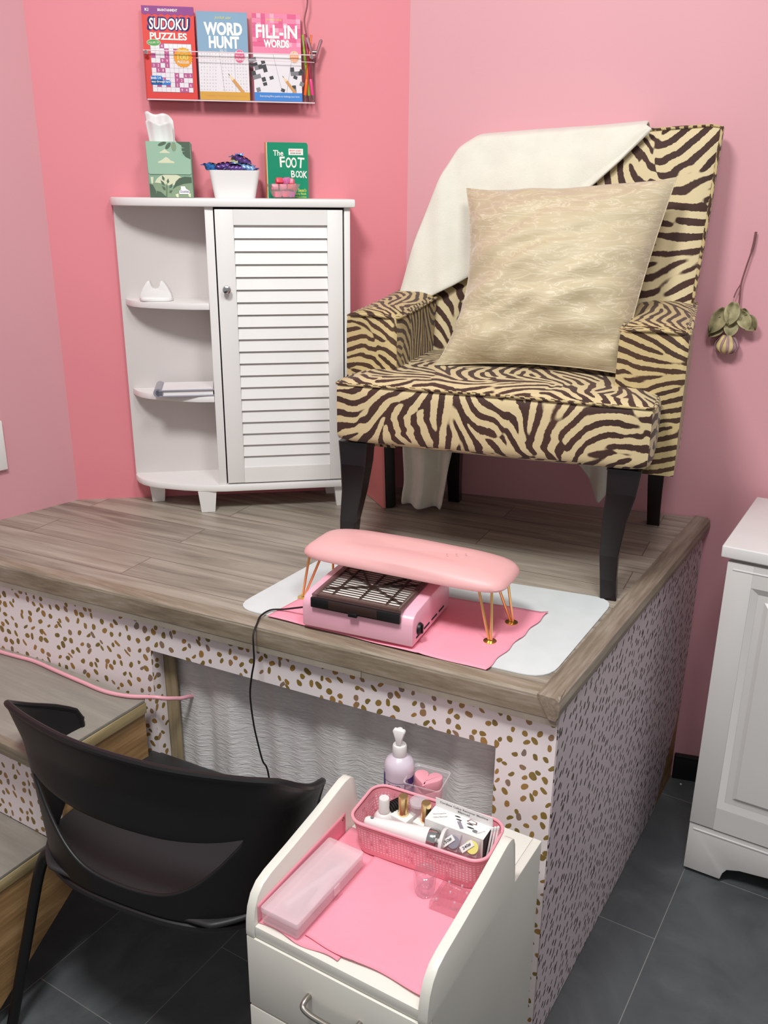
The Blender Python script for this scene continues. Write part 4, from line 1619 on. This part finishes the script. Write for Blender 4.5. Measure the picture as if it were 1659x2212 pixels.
# hand rest on hairpin legs
HR = thing('hand_rest', 'pink padded manicure hand rest on gold hairpin legs', 'hand rest', (-.757, 1.335, .752), R(6))
g = G()
n = 40
rings = []
hx, hy = .200, .072
for k, z in ((.0, 0.1287), (.35, 0.1283), (.6, 0.1267), (.8, 0.1236), (.92, 0.1193), (.985, 0.1135), (1.0, .108), (.985, .1045), (.94, .103), (.5, .103)):
    ring_ = []
    for i in range(n):
        a = 2 * math.pi * i / n
        ca, sa = math.cos(a), math.sin(a)
        ex = .30
        X = math.copysign(abs(ca) ** ex, ca) * hx
        Y = math.copysign(abs(sa) ** .42, sa) * hy
        if k == 0:
            ring_.append((X * .02, Y * .02, z))
        else:
            kx = 1 - (1 - k) * .55
            ky = k
            ring_.append((X * kx, Y * ky, z + .006 * (1 - (X * kx / hx) ** 2) * (k < .95)))
    rings.append(ring_)
g.loft(rings, m_pinkleather)
for (dx, dy) in ((.045, .004), (.06, .012), (.03, -.004)):
    g.ell(0, 0, .0015, .0011, 0, m_stem, 8, M=Matrix.Translation((dx + .045, dy, .1352)) @ Matrix.Rotation(R(-90), 4, 'X'))
g.build('pad', HR)
inv = HR.matrix_basis.inverted()
for (fx, fy), (tx, ty) in (((-.578, 1.312), (-.598, 1.322)), ((-.576, 1.40), (-.598, 1.385)), ((-.950, 1.37), (-.925, 1.352)), ((-.962, 1.283), (-.932, 1.288))):
    f = inv @ Vector((fx, fy, .7545))
    t = inv @ Vector((tx, ty, .855))
    g = G()
    for d in (-.012, .012):
        g.tube([(t.x + d, t.y + d * .3, t.z + .001), (f.x + d * .18, f.y, f.z + .003)], .0026, m_gold, 8)
    g.lathe([(.0118, 0), (.0118, .0014), (.006, .0026), (0, .0026)], m_gold, 24, M=Matrix.Translation((f.x, f.y, f.z - .0004)))
    g.build('leg', HR)

# ------------------------------------------------------------------ trolley
TR = thing('salon_trolley', 'white drawer trolley with curved side panels in the foreground', 'trolley', (-.691, .766, 0), R(.4))
PRF = [(.016, .06), (.016, .4955), (.0, .4955), (.0, .505), (.001, .522), (.005, .543), (.013, .560), (.026, .572), (.045, .578), (.10, .586), (.17, .598), (.225, .610), (.238, .6125), (.252, .612), (.262, .606), (.268, .592), (.274, .55), (.278, .516), (.385, .516), (.385, .06)]
PW2 = .295
for x0 in (0, PW2 - .0145):
    g = G()
    g.prism(PRF, x0, x0 + .0145, m_trolley, 'x', bev=.0012)
    sp_ = g.build('side_panel', TR)
    if x0 == 0:
        g = G()
        g.lathe([(.0055, 0), (.0055, .001), (.002, .0012), (0, .0006)], m_bronze, 20, M=Matrix.Translation((.0147, .228, .548)) @ Matrix.Rotation(R(90), 4, 'Y'))
        g.build('screw_cap', sp_)
g = G()
g.box((.0148, .003, .496), (PW2 - .0148, .26, .515), m_trolley, .001)
g.build('tray', TR)
g = G()
g.box((.0148, .2602, .496), (PW2 - .0148, .3848, .5155), m_trolley, .001)
g.build('back_shelf', TR)
g = G()
g.box((.0148, .375, .06), (PW2 - .0148, .3848, .4955), m_trolley)
g.box((.0148, .02, .06), (PW2 - .0148, .37, .075), m_trolley)
g.build('carcass', TR)
for z0, z1 in ((.368, .4945), (.240, .364), (.075, .236)):
    g = G()
    g.box((.0005, .0, z0), (PW2 - .0005, .0155, z1), m_trolley, .0012)
    dr = g.build('drawer', TR)
    g = G()
    zz = z0 + .60 * (z1 - z0) - .004
    g.tube(spline([(.110, .001, zz + .004), (.110, -.011, zz + .004), (.112, -.018, zz), (.124, -.021, zz - .002), (.142, -.0215, zz - .003), (.162, -.0215, zz - .003), (.180, -.021, zz - .002), (.192, -.018, zz), (.194, -.011, zz + .004), (.194, .001, zz + .004)], 6), .0042, m_nickel, 10)
    g.build('handle', dr)
for x, yv in ((.03, .03), (PW2 - .03, .03), (.03, .355), (PW2 - .03, .355)):
    g = G()
    g.lathe([(.006, .022), (.006, .06)], m_nickel, 12, M=Matrix.Translation((x, yv, 0)))
    g.lathe([(.0, -.009), (.019, -.009), (.0215, -.006), (.0215, .006), (.019, .009), (0, .009)], m_black, 20, M=Matrix.Translation((x, yv, .0215)) @ Matrix.Rotation(R(90), 4, 'Y'))
    g.build('caster', TR)

ti = TR.matrix_basis


def trw(x, y, z):
    return tuple(ti @ Vector((x, y, z)))


# pink paper lining
g = G()


def napa(x0, x1, y0, y1, z, ph):
    def fn(a, b):
        return (lerp(x0, x1, a), lerp(y0 + .003 * math.sin(a * 9 + ph), y1, b), z + .0008 * math.sin(a * 11 + ph) * math.sin(b * 7 + ph) + .0012 * math.exp(-((a - .42) / .02) ** 2) + .002 * max(0, .04 - b) / .04 * math.sin(a * 5) ** 2)
    return fn


g.grid(napa(.016, .15, .010, .252, .5162, 0), 30, 20, m_pinkpaper)
g.grid(lambda a, b: (.0158 - .0005 * a, lerp(.010, .235, a), lerp(.516, .548 + .008 * a, b)), 20, 6, m_pinkpaper)
tag(g.build('paper_towel', loc=trw(0, 0, 0), rotz=R(.4), solid=.0005, off=1), 'pink paper liner folded up the left inner side of the trolley tray', 'paper towel')
g = G()
g.grid(napa(.086, .277, .022, .250, .5184, 2), 30, 20, m_pinkpaper)
tag(g.build('paper_towel', loc=trw(0, 0, 0), rotz=R(.4), solid=.0005, off=1), 'pink paper towel lying flat across the right of the trolley tray', 'paper towel')

# frosted pencil case
FC = thing('tool_case', 'long frosted plastic case along the left of the trolley tray', 'case', trw(.0205, .010, .5215), R(.4))
g = G()
g.prism(rrect(0, 0, .064, .172, .004), 0, .016, m_frost, 'z', bev=.0015)
g.build('case_body', FC)
g = G()
g.prism(rrect(-.0008, -.0008, .0648, .1728, .004), .0165, .026, m_frost, 'z', bev=.002)
g.box((.0648, .088, .007), (.067, .102, .021), m_frost, .0008)
g.build('lid', FC)
for k, (xa, ya, xb, yb, r, c) in enumerate(((.02, .03, .045, .15, .007, m_paper), (.035, .03, .03, .14, .006, m_silver), (.05, .05, .04, .13, .006, m_lilac))):
    g = G()
    g.tube([(xa, ya, .009), (xb, yb, .009)], r, c, 8)
    g.build('contents', FC)

# shot glass
SG = thing('dappen_glass', 'small faceted clear glass cup standing on pink paper', 'glass', trw(.190, .184, .5200), 0)
g = G()
g.lathe([(0, 0), (.0135, 0), (.0155, .003), (.0165, .011), (.0172, .037), (.0168, .039), (.015, .037), (.0125, .014), (.008, .0105), (0, .010)], m_glass, 10)
g.build('cup', SG)
# clear block
AB = thing('acrylic_block', 'clear acrylic pin block beside the glass cup on pink paper', 'block', trw(.211, .158, .5200), R(3))
g = G()
g.box((0, 0, 0), (.07, .058, .013), m_block, .0008)
g.build('slab', AB)
for x, yv in ((.008, .008), (.02, .03), (.01, .048), (.034, .014), (.042, .04), (.03, .05), (.055, .025)):
    g = G()
    g.lathe([(.0016, .013), (.0016, .0155), (0, .016)], m_frostclear, 8, M=Matrix.Translation((x, yv, 0)))
    g.build('peg', AB)

# basket
BS = thing('basket', 'pink perforated plastic basket on the trolley back shelf', 'basket', (-.648, .964, .5205), R(5.5))


def basket_mat():
    m, nt, N, L, b = nodes('pink_perforated')
    v = mapping(nt, 'UV')
    sx = N.new('ShaderNodeSeparateXYZ')
    L.new(v, sx.inputs[0])
    fx = math_n(nt, 'ABSOLUTE', math_n(nt, 'SUBTRACT', math_n(nt, 'FRACT', math_n(nt, 'MULTIPLY', sx.outputs['X'], 190)), .5))
    fy = math_n(nt, 'ABSOLUTE', math_n(nt, 'SUBTRACT', math_n(nt, 'FRACT', math_n(nt, 'MULTIPLY', sx.outputs['Y'], 205)), .5))
    d = math_n(nt, 'MAXIMUM', fx, fy)
    zr = math_n(nt, 'MULTIPLY', math_n(nt, 'GREATER_THAN', sx.outputs['Y'], .008), math_n(nt, 'LESS_THAN', sx.outputs['Y'], .051))
    hole = math_n(nt, 'MULTIPLY', math_n(nt, 'LESS_THAN', d, .27), zr)
    nz = noise_tex(nt, v, 70, 2)
    hc = ramp(nt, nz.outputs['Fac'], [(.36, '#c07886'), (.47, '#fad3d9')])
    L.new(mixc(nt, hole, '#ee98a6', hc), b.inputs['Base Color'])
    setp(b, Roughness=.4)
    add_bump(nt, b, hole, -.6, .001)
    return m


m_basket = basket_mat()
g = G()
BX, BY, BH = .224, .102, .0615


def bring(z, ins):
    k = 1 - z / BH
    t = .008 * k + ins
    return [(a, b, z) for a, b in rrect(t, t, BX - t, BY - t, .024 - ins, 8)]


g.loft([bring(0, 0), bring(.025, 0), bring(.052, 0), bring(BH - .004, 0)], m_basket, caps=False)
g.loft([bring(BH - .004, .0018), bring(.052, .0018), bring(.025, .0018), bring(.0018, .0018)], m_basket, caps=False)
g.add(bring(0, 0), [list(range(36))[::-1]], m_basket)
g.add(bring(.0018, .0018), [list(range(36))], m_basket)
g.build('basket_wall', BS, uv=True, sharp=60)
g = G()
g.tube([Vector(p) for p in bring(BH - .002, -.001)], .0026, m_pinkpl, 8, closed=True)
for zz in (BH - .009, BH - .013):
    g.tube([Vector(p) for p in bring(zz, -.0004)], .0010, m_pinkpl, 6, closed=True)
g.build('rim', BS)
bi = BS.matrix_basis


def bsw(x, y, z):
    return tuple(bi @ Vector((x, y, z)))


# gold-capped polish bottles, white bottle
def polish(x, y, rz, label, cap=m_goldcap, square=True, k=1.0):
    t = thing('polish_bottle', label, 'bottle', bsw(x, y, .0022), R(rz), 'polish bottles in the basket')
    g = G()
    if square:
        g.box((-.0165, -.0145, 0), (.0165, .0145, .042), m_card, .0025)
        g.rect(-.012, .01, .004, .026, -.0148, m_frost)
    else:
        g.lathe([(.0, 0), (.014, 0), (.016, .003), (.016, .034), (.012, .04), (.007, .043), (0, .043)], m_white, 20)
    g.build('body', t)
    g = G()
    r = .0085 if square else .0092
    g.lathe([(r, .0425), (r, .046), (r * .92, .048), (r * .95, .0745 if square else .066), (r * .85, .0765 if square else .068), (0, .0765 if square else .068)], cap, 24)
    g.build('cap', t)


polish(.064, .068, -8, 'white square polish bottle with gold cap, left of the pair')
polish(.103, .069, -6, 'white square polish bottle with gold cap, next to the boxed device')
polish(.034, .060, 0, 'round white polish bottle with white cap at basket left end', m_white, False)
# ribbed brush roll and little tubs behind
T = thing('sanding_roll', 'black ribbed roll lying behind the polish bottles', 'roll', bsw(.044, .083, .040), R(70))
g = G()
for i in range(7):
    g.tube([(.0, 0, 0 + i * .0), (.003, 0, 0)], .0125, m_black, 16, M=Matrix.Translation((-.016 + i * .0045, 0, 0)))
g.build('ribs', T)
T = thing('round_tub', 'small clear tub with white lid behind the gold caps', 'tub', bsw(.084, .084, .0022), 0)
g = G()
g.lathe([(0, 0), (.0145, 0), (.0145, .058), (0, .058)], m_frostclear, 24)
g.build('tub_wall', T)
g = G()
g.lathe([(.0155, .0585), (.0155, .0625), (.014, .064), (0, .064)], m_frostclear, 24)
g.build('lid', T)
T = thing('coiled_band', 'pale pink coiled band at the basket rear', 'band', bsw(.122, .084, .045), R(80))
g = G()
hp = [(-.010 + i * .00055, .0125 * math.cos(i * .52), .0125 * math.sin(i * .52)) for i in range(42)]
g.tube(hp, .0016, m_lilac, 6)
tag_ = g.build('coil', T)
# device
DV = thing('callus_remover', 'white handheld callus remover lying across the basket front', 'callus remover', bsw(.022, .010, .0455), R(9), ry=0)
g = G()
prof = [(0, 0), (.006, .0005), (.0085, .004), (.0105, .03), (.0135, .07), (.0165, .105)]
Md = Matrix.Translation((0, .008, .006)) @ Matrix.Rotation(R(90), 4, 'Y')
g.lathe(prof + [(.0165, .106)], m_card, 28, M=Md)
g.build('handle', DV)
g = G()
g.lathe([(.0168, .106), (.0172, .108), (.0172, .118), (.0165, .1195), (0, .1195)], m_chrome, 28, M=Md)
g.build('collar', DV)
g = G()
g.lathe([(.004, .1195), (.004, .126), (.021, .1265), (.022, .129), (.021, .1315), (.003, .132), (0, .1315)], m_white, 32, M=Md)
g.lathe([(.002, .1318), (.002, .1325), (0, .1325)], m_greyink, 10, M=Md)
g.build('disc', DV)
g = G()
g.lathe([(.0028, 0), (.0028, .0006), (0, .0006)], m_greyink, 16, M=Matrix.Translation((.012, .008, .0155)))
g.build('power_button', DV)
# boxed device
BX_ = thing('product_box', 'white printed product box with black end in the basket', 'box', bsw(.112, .043, .0022), R(2))
g = G()
bw_, bd_, bh_ = .098, .036, .068
g.box((0, 0, 0), (bw_ - .0005, bd_, bh_), m_card)
g.box((bw_ - .0005, 0, 0), (bw_, bd_, bh_), m_black)
g.box((-.0006, 0, 0), (0, bd_, bh_), m_ink)
Mt = Matrix.Translation((0, 0, bh_)) @ Matrix.Rotation(R(-90), 4, 'X')      # top face: x right, z -> depth
Mt = Matrix(((1, 0, 0, 0), (0, 0, 1, 0), (0, -1, 0, bh_), (0, 0, 0, 1)))
e = -.0003
for (cx, cz, rx, rz, m_) in ((.042, .029, .005, .0014, m_ink), (.047, .023, .005, .0013, m_ink), (.066, .022, .0055, .0013, m_ink), (.070, .015, .006, .0016, m_ink), (.079, .011, .0042, .0034, m_greyink)):
    g.ell(cx, cz, rx, rz, e, m_, 18, M=Mt)
g.flat([(.058, .027), (.062, .033), (.074, .031), (.076, .025), (.066, .0235)], e, m_stem, Mt)
g.flat([(.0605, .0265), (.0635, .0312), (.0725, .0298), (.0735, .026), (.066, .0248)], e - .0002, m_card, Mt)
g.flat([(.046, .018), (.050, .022), (.062, .008), (.057, .005)], e, m_silver, Mt)
g.text('Rechargeable', .016, .020, .0028, m_ink, e, .020, M=Mt, rot=.6)
g.text('Callus Remover', .020, .014, .0028, m_ink, e, .022, M=Mt, rot=.6)
g.text('On Electric File', .088, .012, .0022, m_greyink, e, .016, M=Mt, rot=.9)
g.text('B-LIEKE CLE', .040, .050, .004, m_greyink, -.0004, .040)
g.build('carton', BX_)
MC = thing('manual_card', 'white manual card standing behind the product box', 'card', bsw(.116, .082, .0022), R(1), rx=R(4))
g = G()
g.box((0, 0, 0), (.097, .0008, .086), m_card)
g.text('Cordless Callus Remover Machine', .0485, .0785, .0036, m_greyink, -.0003, .082, bold=.02)
g.text('Manual', .0485, .0725, .0036, m_greyink, -.0003, .02, bold=.02)
g.build('sheet', MC)
# packets
m_yelpad = plain('yellow_pad', '#e5df7f', .6)


def packet(x, y, rz, lab, num, pad):
    t = thing('disc_packet', lab, 'packet', bsw(x, y, .044), R(rz), rx=R(-35))
    g = G()
    g.box((-.0145, -.004, 0), (.0145, .004, .026), m_frostclear, .001)
    g.build('sleeve', t)
    g = G()
    for k in range(3):
        g.lathe([(0, 0), (.0095, 0), (.0095, .0009), (0, .0009)], pad, 20, M=Matrix.Translation((.003 + k * .0015, -.0045 - .0012 * k, .013)) @ Matrix.Rotation(R(90), 4, 'X'))
    g.build('abrasive_disc', t)
    g = G()
    M = Matrix.Translation((-.002, -.009, .012)) @ Matrix.Rotation(R(-48), 4, 'Y')
    g.box((-.011, -.0003, -.0048), (.011, .0003, .0048), m_card, M=M)
    g.text(num, 0, -.0022, .0048, m_ink, -.0006, .0145, M=M, bold=.02)
    g.build('sticker', t)


packet(.160, .024, 4, 'grey disc packet with label ending in zero next to the device head', '150#', m_silver)
packet(.190, .026, 2, 'yellow disc packet at the right front of the basket', '240#', m_yelpad)
for k in range(3):
    t = thing('white_stick', ('thin white stick against the basket right end, nearest the box', 'thin white stick at the basket right end, middle of three', 'thin white stick at the basket right end, outermost of three')[k], 'stick', bsw(.2115 + k * .0035, .036 + k * .003, .004), R(0), rx=R(-22), group='white sticks in the basket')
    g = G()
    g.tube([(0, 0, 0), (0, 0, .072)], .0016, m_card, 8)
    g.build('shaft', t)
    g = G()
    g.lathe([(.0016, .070), (.0022, .072), (.0022, .076), (0, .0775)], m_card, 8)
    g.build('tip', t)

# lotion bottle and sponge tub on the back shelf
LT = thing('lotion_bottle', 'lilac pump lotion bottle standing behind the pink basket', 'bottle', trw(.044, .3585, .516), R(10))
g = G()
g.lathe([(0, 0), (.022, 0), (.0255, .004), (.026, .012), (.026, .062), (.0255, .070), (.022, .079), (.014, .085), (.0115, .087), (0, .087)], m_lilac, 36)
g.build('body', LT)
g = G()


def lab(z0, z1, a0, a1, mat, r=.0262):
    g.grid(lambda u, t: (r * math.sin(R(lerp(a0, a1, u))), -r * math.cos(R(lerp(a0, a1, u))), lerp(z0, z1, t)), 16, 2, mat)


lab(.012, .034, -95, 95, m_purple)
lab(.034, .046, -42, 42, m_lilac, .0263)
lab(.034, .058, -95, -45, m_dpurple)
lab(.040, .054, 45, 90, m_dpurple)
for a in (-42, 42):
    lab(.012, .047, a - 1.2, a + 1.2, m_dpurple, .0264)
lab(.0462, .047, -42, 42, m_dpurple, .0264)
for i, ch in enumerate('CND'):
    Mx = Matrix.Rotation(R(-18 + 18 * i), 4, 'Z')
    g.text(ch, 0, .0375, .0058, m_ink, -.0267, .0062, M=Mx)
for i in range(5):
    g.text('SCENTSATIONS'[i * 2:i * 2 + 2], 0, .0215, .003, m_lilac, -.0267, .005, M=Matrix.Rotation(R(-28 + 14 * i), 4, 'Z'))
g.build('wrap_label', LT)
g = G()
g.lathe([(.0115, .087), (.0122, .089), (.0122, .105), (.011, .1075), (.006, .108), (.0045, .109), (.0045, .138), (0, .138)], m_white, 28)
g.build('collar', LT)
g = G()
g.prism([(-.004, .110), (.004, .110), (.0062, .122), (.0108, .135), (.009, .1385), (-.009, .1385), (-.0108, .135), (-.0062, .122)], -.008, .001, m_card, 'y', bev=.0012)
g.build('pump_head', LT)

SB = thing('sponge_tub', 'clear square tub holding pink heart sponges behind the basket', 'tub', (-.6235, 1.094, .517), R(8))
g = G()
g.loft([[(a, b, z) for a, b in rrect(0 - k, 0 - k, .062 + k, .058 + k, .008)] for z, k in ((.0, -.004), (.056, 0), (.058, .002), (.060, .002), (.060, .0))], m_frostclear, caps=False)
g.add([(a, b, .001) for a, b in rrect(.004, .004, .058, .054, .008)], [list(range(28))], m_frostclear)
g.build('tub_wall', SB)
hrt = []
for i in range(48):
    a = 2 * math.pi * i / 48
    hrt.append((.00165 * 16 * math.sin(a) ** 3 * .92, (.00165 * (13 * math.cos(a) - 5 * math.cos(2 * a) - 2 * math.cos(3 * a) - math.cos(4 * a))) * .92))
for k in range(3):
    t = thing('heart_sponge', ('bottom pink heart sponge inside the clear tub', 'middle pink heart sponge inside the clear tub', 'top pink heart sponge showing its face in the clear tub')[k], 'sponge', (-.596, 1.127, .5195 + k * .0195), R(12), 'heart sponges in the clear tub')
    g = G()
    g.prism(hrt, 0, .019, m_pinkpl, 'z', bev=.002)
    g.build('sponge_body', t)

# ------------------------------------------------------------------ black shell chair
BC = thing('shell_chair', 'black moulded plastic chair with cut-out back in front of the platform', 'chair', (-1.0, .955, 0), R(8))
half_top = spline([(0, -.137, 0), (.09, -.134, 0), (.18, -.119, 0), (.25, -.097, 0), (.285, -.067, 0), (.300, -.02, 0), (.298, .05, 0), (.272, .112, 0)], 6)
half_bot = spline([(0, -.165, 0), (.08, -.162, 0), (.145, -.148, 0), (.190, -.122, 0), (.218, -.085, 0), (.230, -.04, 0), (.234, .0, 0)], 6)


def along(poly, s):
    a = abs(s) * (len(poly) - 1)
    i = min(int(a), len(poly) - 2)
    p = poly[i].lerp(poly[i + 1], a - i)
    return Vector((math.copysign(p.x, s) if abs(s) > 1e-9 else 0.0, p.y, 0))


def shell(s, z):
    k = min(1, max(0, (z - .385) / .285))
    k2 = k ** 1.25
    p = along(half_bot, s).lerp(along(half_top, s), k2)
    fl = .018 * max(0, k - .75) / .25
    p = p + Vector((p.x, p.y, 0)).normalized() * fl
    p.z = z
    return p


def zrim(s):
    a = abs(s)
    return .668 - .010 * a * a - .106 * max(0, (a - .42) / .58) ** 1.2 - .03 * max(0, (a - .93) / .07) ** 2


SCUT = .42


def zl(s):            # top of the rear lip, rising to the ends of the crescent opening
    return .425 + .127 * min(1, abs(s) / SCUT) ** 2.8


def zu(s):            # lower edge of the band
    return max(.53 + .022 * min(1, abs(s) / SCUT) ** 2, zl(s))


g = G()
NSG = 80


def zb(s):
    a = abs(s)
    return .388 + (.0 if a < .66 else .080 * ((a - .66) / .34) ** 1.2 + .03 * max(0, (a - .93) / .07) ** 2)


def fn_low(a, t):
    s = 2 * a - 1
    return shell(s, lerp(zb(s), max(zl(s), zb(s) + .001), t))


def fn_up(a, t):
    s = 2 * a - 1
    return shell(s, lerp(max(zu(s), zb(s) + .001), zrim(s), t))


g.grid(fn_low, NSG, 10, m_blackpl)
g.grid(fn_up, NSG, 10, m_blackpl)
bk_ = g.build('back_shell', BC, solid=.007, sub=1)
bm = bmesh.new()
bm.from_mesh(bk_.data)
bmesh.ops.remove_doubles(bm, verts=bm.verts[:], dist=.0004)
bm.to_mesh(bk_.data)
bm.free()
g = G()
rim = [shell(2 * i / 60 - 1, zrim(2 * i / 60 - 1)) for i in range(61)]
g.tube(rim, .0062, m_blackpl, 8)
g.build('rim', BC)


def seatf(a, t):
    s = 2 * a - 1
    v = lerp(-.160, .215, t)
    hw = .236 * (1 - .30 * max(0, (-v - .05) / .11) ** 2 - .10 * max(0, (v - .12) / .115) ** 3)
    z = .40 - .016 * math.cos(s * 1.45) * math.cos((v - .04) * 4.5) - .03 * max(0, (v - .16) / .075) ** 2
    if v < -.06:
        z += .0
    return (s * hw, v, z)


g = G()
g.grid(seatf, 28, 28, m_seatlit)
g.build('seat', BC, solid=.010, sub=1)
g = G()
g.tube([(along(half_bot, 2 * i / 40 - 1) + Vector((0, 0, .380))) for i in range(41)], .007, m_blackpl, 8)
g.build('seat_rim', BC)
for sx_ in (-1, 1):
    for y0_, y1_ in ((-.10, -.19), (.15, .20)):
        g = G()
        g.tube(spline([(sx_ * .15, y0_ * .6, .375), (sx_ * .205, y0_, .372), (sx_ * .236, y0_ * 1.08, .34), (sx_ * .262, lerp(y0_, y1_, .5), .18), (sx_ * .285, y1_, .0)], 6), .0105, m_blackpl, 12)
        g.build('leg', BC)
